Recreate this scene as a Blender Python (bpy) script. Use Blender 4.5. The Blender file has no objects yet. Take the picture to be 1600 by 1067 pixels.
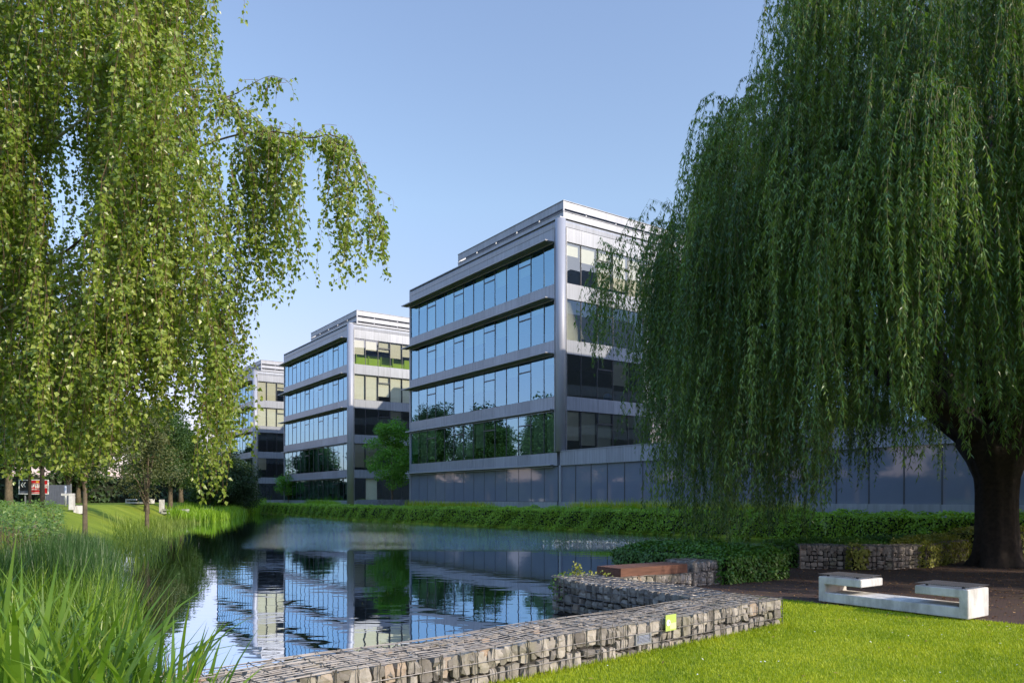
import bpy, bmesh, math
import numpy as np
from mathutils import Vector, Matrix
R_ = math.radians
sc = bpy.context.scene
COL = sc.collection

# ---------------------------------------------------------------- camera
cam_d = bpy.data.cameras.new('camera'); cam = bpy.data.objects.new('camera', cam_d); COL.objects.link(cam)
cam.location = (0, 0, 1.7); cam.rotation_euler = (R_(90), 0, 0)
cam_d.sensor_width = 36; cam_d.lens = 36*1180/1600
cam_d.shift_y = (778-533.5)/1600; cam_d.clip_start = .05; cam_d.clip_end = 3000
sc.camera = cam
# ---------------------------------------------------------------- sun and sky
SX, SY, SZ = .981, -.536, .60
SUN_EL = math.atan2(SZ, math.hypot(SX, SY)); SUN_ROT = math.atan2(SX, SY)
w = bpy.data.worlds.new('World'); sc.world = w; w.use_nodes = True
nt = w.node_tree; bg = nt.nodes['Background']
sky = nt.nodes.new('ShaderNodeTexSky'); sky.sky_type = 'NISHITA'; sky.sun_disc = False
sky.sun_elevation = SUN_EL; sky.sun_rotation = SUN_ROT
sky.air_density = 1.0; sky.dust_density = 0.5; sky.ozone_density = 1.6
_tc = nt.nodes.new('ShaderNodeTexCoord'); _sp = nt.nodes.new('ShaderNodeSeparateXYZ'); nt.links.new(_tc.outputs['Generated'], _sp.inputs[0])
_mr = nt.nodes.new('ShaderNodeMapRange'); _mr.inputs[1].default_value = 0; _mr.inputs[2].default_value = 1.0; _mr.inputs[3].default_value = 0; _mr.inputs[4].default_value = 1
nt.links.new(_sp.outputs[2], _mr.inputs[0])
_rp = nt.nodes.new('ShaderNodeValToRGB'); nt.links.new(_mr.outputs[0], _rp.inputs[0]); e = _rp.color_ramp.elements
e[0].position = 0; e[0].color = (.205, .158, .205, 1); e[1].position = 1; e[1].color = (.90, 1.0, 1.0, 1); q = e.new(.15); q.color = (.325, .25, .268, 1); q = e.new(.36); q.color = (.435, .395, .365, 1); q = e.new(.55); q.color = (.46, .415, .40, 1); q = e.new(.72); q.color = (.78, .84, .95, 1)  # zenith, out of view, is raised beyond a real sky as added fill light
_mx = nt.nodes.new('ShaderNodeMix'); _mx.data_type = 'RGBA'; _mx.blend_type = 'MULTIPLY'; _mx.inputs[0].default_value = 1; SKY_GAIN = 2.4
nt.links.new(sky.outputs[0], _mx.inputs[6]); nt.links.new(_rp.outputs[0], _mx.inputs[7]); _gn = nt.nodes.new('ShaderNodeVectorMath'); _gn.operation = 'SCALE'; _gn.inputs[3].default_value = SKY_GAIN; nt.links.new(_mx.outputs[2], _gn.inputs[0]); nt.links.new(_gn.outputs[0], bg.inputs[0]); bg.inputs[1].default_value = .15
sd = bpy.data.lights.new('sun', 'SUN'); sun = bpy.data.objects.new('sun', sd); COL.objects.link(sun)
sd.energy = 2.65; sd.angle = R_(.5); sd.color = (1, .87, .70)
sun.rotation_euler = Vector((SX, SY, SZ)).to_track_quat('Z', 'Y').to_euler(); sun.location = (20, -10, 30)
sc.view_settings.view_transform = 'Standard'; sc.view_settings.look = 'None'
sc.view_settings.exposure = 0.96; sc.view_settings.gamma = 1
sc.cycles.max_bounces = 8; sc.cycles.transparent_max_bounces = 12
sc.cycles.diffuse_bounces = 3; sc.cycles.glossy_bounces = 4; sc.cycles.transmission_bounces = 4
sc.cycles.caustics_reflective = False; sc.cycles.caustics_refractive = False
sc.cycles.sample_clamp_indirect = 6

# ---------------------------------------------------------------- materials
class NT:
    def __init__(s, name):
        s.m = bpy.data.materials.new(name); s.m.use_nodes = True; s.t = s.m.node_tree
        s.p = s.t.nodes['Principled BSDF']; s.o = s.t.nodes['Material Output']
    def n(s, typ, **kw):
        nd = s.t.nodes.new(typ)
        for k, v in kw.items():
            if k.startswith('i_'): nd.inputs[int(k[2:])].default_value = v
            else: setattr(nd, k, v)
        return nd
    def l(s, a, b): s.t.links.new(a, b)
    def coord(s, kind='Object', scale=None):
        tc = s.n('ShaderNodeTexCoord'); out = tc.outputs[kind]
        if scale:
            mp = s.n('ShaderNodeMapping'); mp.inputs['Scale'].default_value = scale; s.l(out, mp.inputs[0]); out = mp.outputs[0]
        return out
    def noise(s, vec, scale, detail=4, rough=.55):
        nd = s.n('ShaderNodeTexNoise'); nd.inputs['Scale'].default_value = scale; nd.inputs['Detail'].default_value = detail
        nd.inputs['Roughness'].default_value = rough
        if vec is not None: s.l(vec, nd.inputs['Vector'])
        return nd.outputs['Fac']
    def ramp(s, fac, stops, interp='LINEAR'):
        r = s.n('ShaderNodeValToRGB'); r.color_ramp.interpolation = interp; e = r.color_ramp.elements
        while len(e) < len(stops): e.new(.5)
        for q, (pos, c) in zip(e, stops): q.position = pos; q.color = (*c, 1) if len(c) == 3 else c
        s.l(fac, r.inputs[0]); return r.outputs[0]
    def mix(s, fac, a, b, typ='MIX'):
        m = s.n('ShaderNodeMix', data_type='RGBA', blend_type=typ)
        for sock, v in ((m.inputs[0], fac), (m.inputs[6], a), (m.inputs[7], b)):
            if isinstance(v, bpy.types.NodeSocket): s.l(v, sock)
            elif isinstance(v, (int, float)): sock.default_value = v
            else: sock.default_value = (*v, 1)
        return m.outputs[2]
    def bump(s, h, strength=.3, dist=.02):
        b = s.n('ShaderNodeBump'); b.inputs['Strength'].default_value = strength; b.inputs['Distance'].default_value = dist
        s.l(h, b.inputs['Height']); s.l(b.outputs[0], s.p.inputs['Normal']); return b
    def base(s, c):
        if isinstance(c, bpy.types.NodeSocket): s.l(c, s.p.inputs['Base Color'])
        else: s.p.inputs['Base Color'].default_value = (*c, 1)
    def set(s, rough=None, metal=None, spec=None):
        if rough is not None: s.p.inputs['Roughness'].default_value = rough
        if metal is not None: s.p.inputs['Metallic'].default_value = metal
        if spec is not None: s.p.inputs['Specular IOR Level'].default_value = spec
        return s

def simple(name, c, rough=.6, metal=0, spec=.5, var=.12, scale=3, bump=0):
    k = NT(name); v = k.noise(k.coord(), scale)
    lo = tuple(x*(1-var) for x in c); hi = tuple(min(1, x*(1+var)) for x in c)
    cc = k.ramp(v, [(.3, lo), (.7, hi)])
    if name == 'clad':      # each panel weathers a little differently, with faint vertical rain streaks
        g = k.n('ShaderNodeNewGeometry'); st = k.noise(k.coord('Object', (2.2, 2.2, .12)), 2.0, 4)
        cc = k.mix(1.0, cc, k.ramp(g.outputs['Random Per Island'], [(0, (.86, .86, .86)), (1, (1.08, 1.08, 1.08))]), 'MULTIPLY')
        cc = k.mix(1.0, cc, k.ramp(st, [(.35, (.84, .84, .83)), (.6, (1.03, 1.03, 1.03))]), 'MULTIPLY')
    if name == 'concrete':
        st = k.noise(k.coord('Object', (1.5, 1.5, .5)), 3.0, 6, .65); cc = k.mix(1.0, cc, k.ramp(st, [(.38, (.70, .70, .68)), (.56, (1.04, 1.04, 1.04))]), 'MULTIPLY')
    k.base(cc); k.set(rough, metal, spec)
    if bump: k.bump(k.noise(k.coord(), scale*8, 5), bump, .01)
    return k.m

def leaf_mat(name, cols, trans=.35, rough=.45, spec=.5, tint=(1.1, 1.25, .45), patch=.6, pscale=.35, vec=None):
    """cols: dark..light variation per leaf, with larger patches; part of the light passes through the leaf"""
    k = NT(name)
    g = k.n('ShaderNodeNewGeometry')
    r = g.outputs['Random Per Island']
    n = k.noise(k.coord('Object', vec), pscale, 3)
    a = k.n('ShaderNodeMath', operation='MULTIPLY', i_1=1-patch); k.l(r, a.inputs[0])
    mr = k.n('ShaderNodeMapRange', i_1=.3, i_2=.7); k.l(n, mr.inputs[0])
    b = k.n('ShaderNodeMath', operation='MULTIPLY_ADD', i_1=patch); k.l(mr.outputs[0], b.inputs[0]); k.l(a.outputs[0], b.inputs[2])
    st = [(i/(len(cols)-1), c) for i, c in enumerate(cols)]
    c = k.ramp(b.outputs[0], st)
    k.base(c); k.set(rough, 0, spec)
    t = k.n('ShaderNodeBsdfTranslucent'); tc = k.mix(1.0, c, tint, 'MULTIPLY'); k.l(tc, t.inputs[0])
    mx = k.n('ShaderNodeMixShader'); mx.inputs[0].default_value = trans
    k.l(k.p.outputs[0], mx.inputs[1]); k.l(t.outputs[0], mx.inputs[2]); k.l(mx.outputs[0], k.o.inputs[0])
    return k.m

M = {}
M['birch_leaf'] = leaf_mat('birch_leaf', [(.10, .16, .018), (.17, .24, .028), (.27, .34, .05), (.42, .46, .12)], .42, .34, .6, (1.15, 1.35, .35), .45, 1.4, (1, 1, .35))
M['willow_leaf'] = leaf_mat('willow_leaf', [(.028, .066, .016), (.066, .135, .030), (.15, .25, .055), (.36, .45, .13)], .36, .34, .45, (1.15, 1.3, .3), .62, 1.5, (1, 1, .18))  # pale streaks: younger leaves, plus sunlit tresses painted into the leaf colour
M['tree_leaf'] = leaf_mat('tree_leaf', [(.03, .065, .012), (.055, .11, .02), (.09, .16, .03)], .3, .5, .4, (1.1, 1.25, .4), .6, .5)
M['tree_leaf_tan'] = leaf_mat('tree_leaf_tan', [(.07, .085, .025), (.11, .13, .04), (.16, .17, .06)], .3, .5, .4, (1.1, 1.2, .5), .6, .5)
M['tree_leaf_dark'] = leaf_mat('tree_leaf_dark', [(.018, .04, .012), (.035, .07, .018), (.05, .10, .025)], .25, .5, .4, (1.1, 1.25, .4), .6, .5)
M['maple_leaf'] = leaf_mat('maple_leaf', [(.08, .20, .025), (.13, .29, .04), (.2, .38, .06)], .4, .5, .4, (1.0, 1.3, .4), .5, .6)
M['hedge_leaf'] = leaf_mat('hedge_leaf', [(.13, .25, .012), (.22, .38, .018), (.34, .50, .035)], .35, .45, .4, (1.1, 1.3, .3), .5, .5)
M['ivy_leaf'] = leaf_mat('ivy_leaf', [(.04, .11, .014), (.075, .18, .02), (.13, .26, .035)], .25, .4, .5, (1.1, 1.3, .3), .4, 1.2)
M['ivy_yellow'] = leaf_mat('ivy_yellow', [(.14, .2, .03), (.3, .32, .06), (.42, .4, .1)], .3, .45, .4, (1.1, 1.2, .4), .4, 2)
M['reed_leaf'] = leaf_mat('reed_leaf', [(.035, .09, .012), (.10, .20, .02), (.18, .30, .035), (.34, .42, .09)], .35, .34, .5, (1.15, 1.25, .25), .45, 2.0)
M['reed_dark'] = leaf_mat('reed_dark', [(.03, .08, .02), (.045, .11, .025), (.08, .16, .03)], .3, .4, .5, (1.0, 1.3, .3), .3, 1.0)
M['reed_lime'] = leaf_mat('reed_lime', [(.12, .19, .025), (.20, .28, .04), (.30, .36, .08)], .35, .45, .3, (1.1, 1.2, .35), .4, .6)
M['shrub_leaf'] = leaf_mat('shrub_leaf', [(.06, .12, .015), (.12, .21, .03), (.2, .3, .06)], .35, .42, .5, (1.1, 1.3, .35), .3, 1.0)
M['grass_blade'] = leaf_mat('grass_blade', [(.17, .27, .010), (.34, .43, .016), (.55, .58, .05)], .35, .5, .3, (1.15, 1.1, .3), .55, .9)
M['dry_leaf'] = leaf_mat('dry_leaf', [(.10, .055, .03), (.24, .13, .06), (.42, .26, .12)], .1, .7, .2, (1, .8, .5), .2, 2)
M['petal'] = simple('petal', (.75, .74, .66), .6)
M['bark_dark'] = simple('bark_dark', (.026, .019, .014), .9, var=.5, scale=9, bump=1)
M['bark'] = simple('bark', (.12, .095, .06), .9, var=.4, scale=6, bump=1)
M['birch_bark'] = simple('birch_bark', (.5, .46, .38), .7, var=.3, scale=8, bump=.5)
M['twig'] = simple('twig', (.16, .085, .05), .7)
M['willow_twig'] = simple('willow_twig', (.12, .11, .04), .7)
M['clad'] = simple('clad', (.285, .31, .36), .42, .25, .5, var=.05, scale=.6)
M['clad_dark'] = simple('clad_dark', (.10, .105, .12), .5, .2, var=.1)
M['column_metal'] = simple('column_metal', (.33, .345, .39), .5, .15, .5, var=.03, scale=.8)
M['frame'] = simple('frame', (.055, .06, .07), .4, .3)
M['frame_light'] = simple('frame_light', (.33, .34, .36), .4, .4)
M['slab'] = simple('slab', (.16, .17, .17), .9)
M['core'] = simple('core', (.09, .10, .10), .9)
M['blind'] = simple('blind', (.76, .76, .66), .8, var=.05)
M['lime_wall'] = simple('lime_wall', (.30, .52, .02), .7, var=.05)
M['concrete'] = simple('concrete', (.60, .585, .565), .85, var=.10, scale=5, bump=.35)
M['steel'] = simple('steel', (.07, .07, .075), .6, .2)
M['wire'] = simple('wire', (.19, .175, .16), .45, .6, var=.3, scale=6)
M['white_paint'] = simple('white_paint', (.78, .78, .76), .5, var=.04)
M['sign_black'] = simple('sign_black', (.012, .014, .02), .4)
M['sign_red'] = simple('sign_red', (.55, .012, .02), .4, var=.05)
M['sign_green'] = simple('sign_green', (.40, .50, .12), .45, var=.04)
M['sign_pale'] = simple('sign_pale', (.56, .62, .32), .45, var=.04)
M['yellow'] = simple('yellow', (.75, .45, .05), .5)
M['fence'] = simple('fence', (.14, .15, .19), .5, .2)
M['ball'] = simple('ball', (.02, .12, .35), .3)
M['sand'] = simple('sand', (.42, .34, .2), .95, var=.2, scale=4)
M['planter'] = simple('planter', (.13, .14, .17), .8, var=.3, scale=4)
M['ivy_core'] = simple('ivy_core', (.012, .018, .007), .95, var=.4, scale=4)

def mk_glass(name, refl, tint, trans, rough=.0):
    k = NT(name); k.t.nodes.remove(k.p)
    gl = k.n('ShaderNodeBsdfGlossy'); gl.inputs['Color'].default_value = (*tint, 1); gl.inputs['Roughness'].default_value = rough
    tr = k.n('ShaderNodeBsdfTransparent'); tr.inputs[0].default_value = (*trans, 1)
    fr = k.n('ShaderNodeFresnel'); fr.inputs[0].default_value = 1.5
    ad = k.n('ShaderNodeMath', operation='ADD', use_clamp=True, i_1=refl); k.l(fr.outputs[0], ad.inputs[0])
    # float-glass panes are never perfectly flat
    nz = k.noise(k.coord('Object'), .55, 1); b = k.n('ShaderNodeBump'); b.inputs['Strength'].default_value = .12; b.inputs['Distance'].default_value = .05
    k.l(nz, b.inputs['Height']); k.l(b.outputs[0], gl.inputs['Normal'])
    mx = k.n('ShaderNodeMixShader'); k.l(ad.outputs[0], mx.inputs[0]); k.l(tr.outputs[0], mx.inputs[1]); k.l(gl.outputs[0], mx.inputs[2])
    k.l(mx.outputs[0], k.o.inputs[0]); return k.m
M['glass_left'] = mk_glass('glass_left', .34, (.47, .77, .97), (.52, .68, .62))
M['glass_right'] = mk_glass('glass_right', .15, (.85, .95, 1.0), (.88, .90, .84))
def mk_frosted():
    k = NT('frosted_panel'); k.base((.13, .145, .19)); k.set(.035, 0, .5)
    k.p.inputs['IOR'].default_value = 1.7
    k.base(k.ramp(k.noise(k.coord(), .4), [(.3, (.16, .185, .245)), (.7, (.20, .225, .29))]))
    return k.m
M['frosted'] = mk_frosted()

def mk_water():
    k = NT('water'); k.t.nodes.remove(k.p)
    pos = k.n('ShaderNodeNewGeometry').outputs['Position']
    sep = k.n('ShaderNodeSeparateXYZ'); k.l(pos, sep.inputs[0])
    mp = k.n('ShaderNodeMapping'); mp.inputs['Scale'].default_value = (1.0, 1.6, 1); k.l(pos, mp.inputs[0])
    n1 = k.noise(mp.outputs[0], 1.3, 2, .5); n2 = k.noise(mp.outputs[0], 7, 3, .6)
    patch = k.noise(pos, .07, 2)
    # wind-ruffled strip across the middle of the pond: rises from y=24, ends at the far hedge
    y0 = k.n('ShaderNodeMapRange', interpolation_type='SMOOTHSTEP', i_1=27.0, i_2=31.0); k.l(sep.outputs[1], y0.inputs[0])
    xy = k.n('ShaderNodeMath', operation='MULTIPLY_ADD', i_1=.3); k.l(sep.outputs[1], xy.inputs[0]); k.l(sep.outputs[0], xy.inputs[2])
    x0 = k.n('ShaderNodeMapRange', interpolation_type='SMOOTHSTEP', i_1=-2.6, i_2=1.2); k.l(xy.outputs[0], x0.inputs[0])
    m = k.n('ShaderNodeMath', operation='MULTIPLY'); k.l(y0.outputs[0], m.inputs[0]); k.l(x0.outputs[0], m.inputs[1])
    pr = k.n('ShaderNodeMapRange', i_1=.35, i_2=.5, i_3=.5, i_4=1.0); k.l(patch, pr.inputs[0])
    m2 = k.n('ShaderNodeMath', operation='MULTIPLY'); k.l(m.outputs[0], m2.inputs[0]); k.l(pr.outputs[0], m2.inputs[1])
    h2 = k.n('ShaderNodeMath', operation='MULTIPLY'); k.l(n2, h2.inputs[0]); k.l(m2.outputs[0], h2.inputs[1])
    hs = k.n('ShaderNodeMath', operation='MULTIPLY_ADD', i_1=.024); k.l(h2.outputs[0], hs.inputs[0])
    h1 = k.n('ShaderNodeMath', operation='MULTIPLY', i_1=.0032); k.l(n1, h1.inputs[0]); k.l(h1.outputs[0], hs.inputs[2])
    b = k.n('ShaderNodeBump'); b.inputs['Strength'].default_value = 1; b.inputs['Distance'].default_value = 1
    k.l(hs.outputs[0], b.inputs['Height'])
    gl = k.n('ShaderNodeBsdfGlossy'); gl.inputs['Roughness'].default_value = .012; gl.inputs[0].default_value = (.84, .90, .98, 1)
    df = k.n('ShaderNodeBsdfDiffuse'); df.inputs[0].default_value = (.012, .018, .010, 1)
    fr = k.n('ShaderNodeFresnel'); fr.inputs[0].default_value = 1.5
    for nd in (gl, fr): k.l(b.outputs[0], nd.inputs['Normal'])
    mx = k.n('ShaderNodeMixShader'); k.l(fr.outputs[0], mx.inputs[0]); k.l(df.outputs[0], mx.inputs[1]); k.l(gl.outputs[0], mx.inputs[2])
    k.l(mx.outputs[0], k.o.inputs[0]); return k.m
M['water'] = mk_water()

def mk_ground():
    k = NT('lawn_ground'); p = k.coord()
    a = k.noise(p, .5, 4); b = k.noise(p, 18, 5)
    c = k.ramp(a, [(.3, (.15, .21, .014)), (.55, (.24, .30, .02)), (.75, (.33, .36, .04))])
    c = k.mix(k.ramp(b, [(.35, (.0, .0, .0)), (.7, (.6, .6, .6))]), c, (.06, .085, .012))
    k.base(c); k.set(.9, 0, .2); k.bump(b, .6, .03); return k.m
M['ground'] = mk_ground()
def mk_paving():
    k = NT('brick_paving'); p = k.coord()
    mp = k.n('ShaderNodeMapping'); mp.inputs['Rotation'].default_value = (0, 0, R_(34.8)); k.l(p, mp.inputs[0])
    br = k.n('ShaderNodeTexBrick'); k.l(mp.outputs[0], br.inputs['Vector']); br.inputs['Scale'].default_value = 5
    br.inputs['Color1'].default_value = (.10, .055, .045, 1); br.inputs['Color2'].default_value = (.075, .045, .04, 1); br.inputs['Mortar'].default_value = (.03, .025, .02, 1)
    br.inputs['Mortar Size'].default_value = .03
    n = k.noise(p, 3, 5); c = k.mix(k.ramp(n, [(.42, (0, 0, 0)), (.62, (.85, .85, .85))]), br.outputs[0], (.075, .048, .03))
    k.base(c); k.set(.85, 0, .3); k.bump(br.outputs['Fac'], -.4, .01); return k.m
M['paving'] = mk_paving()
def mk_stone():
    k = NT('gabion_stone'); g = k.n('ShaderNodeNewGeometry'); p = k.coord()
    c = k.ramp(g.outputs['Random Per Island'], [(0, (.16, .145, .13)), (.35, (.30, .275, .245)), (.7, (.40, .365, .32)), (.96, (.50, .455, .395)), (1, (.38, .28, .205))])
    n = k.noise(p, 9, 6, .65); n2 = k.noise(p, 2.2, 3)
    c = k.mix(k.ramp(n, [(.35, (.55, .55, .55)), (.65, (1.1, 1.1, 1.1))]), c, c); c = k.mix(.8, c, k.ramp(n, [(.3, (.5, .5, .5)), (.7, (1, 1, 1))]), 'MULTIPLY')
    c = k.mix(k.ramp(n2, [(.55, (0, 0, 0)), (.75, (.45, .45, .45))]), c, (.16, .16, .06))
    k.base(c); k.set(.9, 0, .25); k.bump(k.noise(p, 26, 6, .7), .7, .012); return k.m
M['stone'] = mk_stone()
M['stone_core'] = simple('stone_core', (.03, .028, .026), .95)
def mk_wood():
    k = NT('deck_wood'); p = k.coord('Object', (1, 12, 12))
    n = k.noise(p, 2.2, 6, .6)
    k.base(k.ramp(n, [(.3, (.075, .032, .02)), (.7, (.17, .075, .048))])); k.set(.55, 0, .4); k.bump(n, .25, .004); return k.m
M['wood'] = mk_wood()

# ---------------------------------------------------------------- object helpers
def tag(o, label=None, cat=None, group=None, kind=None):
    if label: o['label'] = label
    if cat: o['category'] = cat
    if group: o['group'] = group
    if kind: o['kind'] = kind
    return o
def link(o, parent=None):
    COL.objects.link(o)
    if parent: o.parent = parent
    return o
def empty(name, loc=(0, 0, 0), rz=0):
    o = bpy.data.objects.new(name, None); o.location = loc; o.rotation_euler = (0, 0, rz); o.empty_display_size = .2
    return link(o)
def npmesh(name, V, F, mat, parent=None, smooth=False, midx=None):
    """V (n,3); F a (m,k) index array or a list of such arrays"""
    if not isinstance(F, list): F = [F]
    me = bpy.data.meshes.new(name); V = np.ascontiguousarray(V, dtype=np.float32)
    me.vertices.add(len(V)); me.vertices.foreach_set('co', V.ravel())
    loops = np.concatenate([f.ravel() for f in F]).astype(np.int32)
    tot = np.concatenate([np.full(len(f), f.shape[1]) for f in F]); start = np.concatenate([[0], np.cumsum(tot)[:-1]])
    me.loops.add(len(loops)); me.loops.foreach_set('vertex_index', loops)
    me.polygons.add(len(tot)); me.polygons.foreach_set('loop_start', start.astype(np.int32))
    mats = mat if isinstance(mat, (list, tuple)) else [mat]
    for m in mats: me.materials.append(m)
    if midx is not None: me.polygons.foreach_set('material_index', np.asarray(midx, dtype=np.int32))
    me.polygons.foreach_set('use_smooth', np.full(len(tot), smooth))
    me.update(calc_edges=True)
    return link(bpy.data.objects.new(name, me), parent)

class MB:
    def __init__(s): s.v = []; s.f = []; s.mi = []
    def add(s, vs, fs, mi=0):
        o = len(s.v); s.v += [tuple(v) for v in vs]; s.f += [tuple(i+o for i in f) for f in fs]; s.mi += [mi]*len(fs)
    def box(s, a, b, mi=0, bev=0):
        (x0, y0, z0), (x1, y1, z1) = a, b
        s.add([(x0,y0,z0),(x1,y0,z0),(x1,y1,z0),(x0,y1,z0),(x0,y0,z1),(x1,y0,z1),(x1,y1,z1),(x0,y1,z1)],
              [(0,3,2,1),(4,5,6,7),(0,1,5,4),(1,2,6,5),(2,3,7,6),(3,0,4,7)], mi)
    def tube(s, pts, r, n=8, mi=0, cap=True):
        pts = [Vector(p) for p in pts]; k = len(pts)
        rs = r if isinstance(r, (list, tuple)) else [r]*k
        vs = []
        for i, p in enumerate(pts):
            t = (pts[min(i+1, k-1)]-pts[max(i-1, 0)]).normalized()
            a = t.cross(Vector((0, 0, 1))) if abs(t.z) < .95 else t.cross(Vector((1, 0, 0)))
            a.normalize(); b = t.cross(a)
            for j in range(n):
                q = 2*math.pi*j/n; vs.append(p+(a*math.cos(q)+b*math.sin(q))*rs[i])
        fs = [(i*n+j, i*n+(j+1) % n, (i+1)*n+(j+1) % n, (i+1)*n+j) for i in range(k-1) for j in range(n)]
        if cap: fs += [tuple(range(n)), tuple((k-1)*n+j for j in range(n-1, -1, -1))]
        s.add(vs, fs, mi)
    def prism(s, poly, z0, z1, mi=0):
        n = len(poly)
        s.add([(x, y, z0) for x, y in poly]+[(x, y, z1) for x, y in poly],
              [tuple(range(n-1, -1, -1)), tuple(range(n, 2*n))]+[(i, (i+1) % n, n+(i+1) % n, n+i) for i in range(n)], mi)
    def mesh(s, name, mat, smooth=False, bevel=0):
        me = bpy.data.meshes.new(name); me.from_pydata(s.v, [], s.f)
        for m in (mat if isinstance(mat, (list, tuple)) else [mat]): me.materials.append(m)
        me.polygons.foreach_set('material_index', s.mi)
        bm = bmesh.new(); bm.from_mesh(me); bmesh.ops.recalc_face_normals(bm, faces=bm.faces)
        if bevel: bmesh.ops.bevel(bm, geom=bm.edges[:], offset=bevel, segments=2, affect='EDGES', clamp_overlap=True)
        bm.to_mesh(me); bm.free()
        me.polygons.foreach_set('use_smooth', [smooth]*len(me.polygons)); me.update()
        return me
    def build(s, name, mat, parent=None, smooth=False, bevel=0):
        return link(bpy.data.objects.new(name, s.mesh(name, mat, smooth, bevel)), parent)

def unit(a): return a/np.maximum(np.linalg.norm(a, axis=-1, keepdims=True), 1e-9)
def leafmesh(P, D, N, L, W, wide=.4, fold=.18):
    """one folded four-point leaf per row: base P, direction D, facing N"""
    D = unit(D); S = unit(np.cross(D, N)); Nn = np.cross(S, D)
    L = np.broadcast_to(L, (len(P),))[:, None]; W = np.broadcast_to(W, (len(P),))[:, None]
    tip = P+D*L; mid = P+D*L*wide+Nn*W*fold
    V = np.stack([P, mid+S*W/2, tip, mid-S*W/2], 1).reshape(-1, 3)
    i = np.arange(len(P))[:, None]*4
    return V, np.concatenate([i+[0, 1, 2], i+[0, 2, 3]], 1).reshape(-1, 3)
def bladesmesh(P, H, W, lean, az, bend, nseg=3, twist=None):
    """grass or reed blades: base P, length H, width W, lean angle, azimuth, extra bend towards the tip"""
    n = len(P); V = []; p = P.copy()
    a = lean.copy(); dirh = np.stack([np.cos(az), np.sin(az), np.zeros(n)], 1)
    tw = az+np.pi/2 if twist is None else twist
    side = np.stack([np.cos(tw), np.sin(tw), np.zeros(n)], 1)
    for k in range(nseg+1):
        t = k/nseg
        wd = W*(1-.15*t if t < .5 else .925*(1-((t-.5)/.5)**1.6)) + W*.0
        if k < nseg: V += [p+side*(wd/2)[:, None], p-side*(wd/2)[:, None]]
        else: V += [p]
        d = np.sin(a)[:, None]*dirh+np.cos(a)[:, None]*np.array([0, 0, 1.])
        p = p+d*(H/nseg)[:, None]; a = a+bend/nseg*(.4+1.4*t)
    m = 2*nseg+1; V = np.stack(V, 1).reshape(-1, 3); o = np.arange(n)[:, None]*m
    quads = np.concatenate([o+[2*k, 2*k+1, 2*k+3, 2*k+2] for k in range(nseg-1)], 0) if nseg > 1 else np.zeros((0, 4), int)
    tris = o+[2*nseg-2, 2*nseg-1, 2*nseg]
    return V, [quads, tris] if nseg > 1 else [tris]
def tubes(paths, rad, sides=3):
    """paths (n,k,3), rad (n,k) -> many thin stems"""
    n, k, _ = paths.shape
    T = unit(np.gradient(paths, axis=1)); A = unit(np.cross(T, np.array([.31, .87, .2]))); B = np.cross(T, A)
    V = np.stack([paths+(A*np.cos(q)+B*np.sin(q))*rad[..., None] for q in np.arange(sides)*2*np.pi/sides], 2).reshape(-1, 3)
    i = np.arange(n)[:, None, None]*k*sides+np.arange(k-1)[None, :, None]*sides+np.arange(sides)[None, None, :]
    j = i-np.arange(sides)+(np.arange(sides)+1) % sides
    return V, np.stack([i, j, j+sides, i+sides], -1).reshape(-1, 4)
def rsphere(rng, n): return unit(rng.normal(size=(n, 3)))
def inpoly(x, y, poly):
    x = np.asarray(x); y = np.asarray(y); c = np.zeros(x.shape, bool); n = len(poly)
    for i in range(n):
        (x1, y1), (x2, y2) = poly[i], poly[(i+1) % n]
        if y1 == y2: continue
        c ^= ((y1 > y) != (y2 > y)) & (x < (x2-x1)*(y-y1)/(y2-y1)+x1)
    return c

TH = math.atan2(.5707, .8212)              # the whole site is laid out on this grid
U1 = np.array([-.5707, .8212]); U2 = np.array([.8212, .5707])
C1 = np.array([3.4, 53.3])
def site(x, y, z=0, o=C1): q = o+x*U2+y*U1; return (float(q[0]), float(q[1]), z)

# ---------------------------------------------------------------- ground, water, paving
WZ = -.25
NEAR = [(-6.5, 2.6), (-4.2, 4.5), (2.78, 10.27), (.94, 12.96), (1.6, 13.9), (3.7, 15.6), (3.9, 17.0), (6.6, 19.2), (9.2, 18.9), (12.5, 21.6), (22, 22)]
FAR = [(22, 22), (18, 27.5), (13, 34.3), (6.9, 41.6), (2.7, 47), (-2.2, 51.8), (-7.65, 57.5), (-15, 68), (-24, 83), (-36.5, 104)]
LEFT = [(-36.5, 104), (-37, 92), (-31, 74), (-26.5, 60), (-21.5, 46), (-16.5, 35), (-13, 26), (-11, 20), (-8, 14.5), (-5.6, 10.5), (-4.0, 8.0), (-3.6, 6.2), (-6.5, 2.6)]
POND = NEAR[:-1]+FAR[:-1]+LEFT[:-1]
SEG = [(a, b, 0) for a, b in zip(NEAR, NEAR[1:])]+[(a, b, 1) for a, b in zip(FAR, FAR[1:])]+[(a, b, 2) for a, b in zip(LEFT, LEFT[1:])]
def sst(a, b, x): t = np.clip((x-a)/(b-a), 0, 1); return t*t*(3-2*t)
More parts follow.
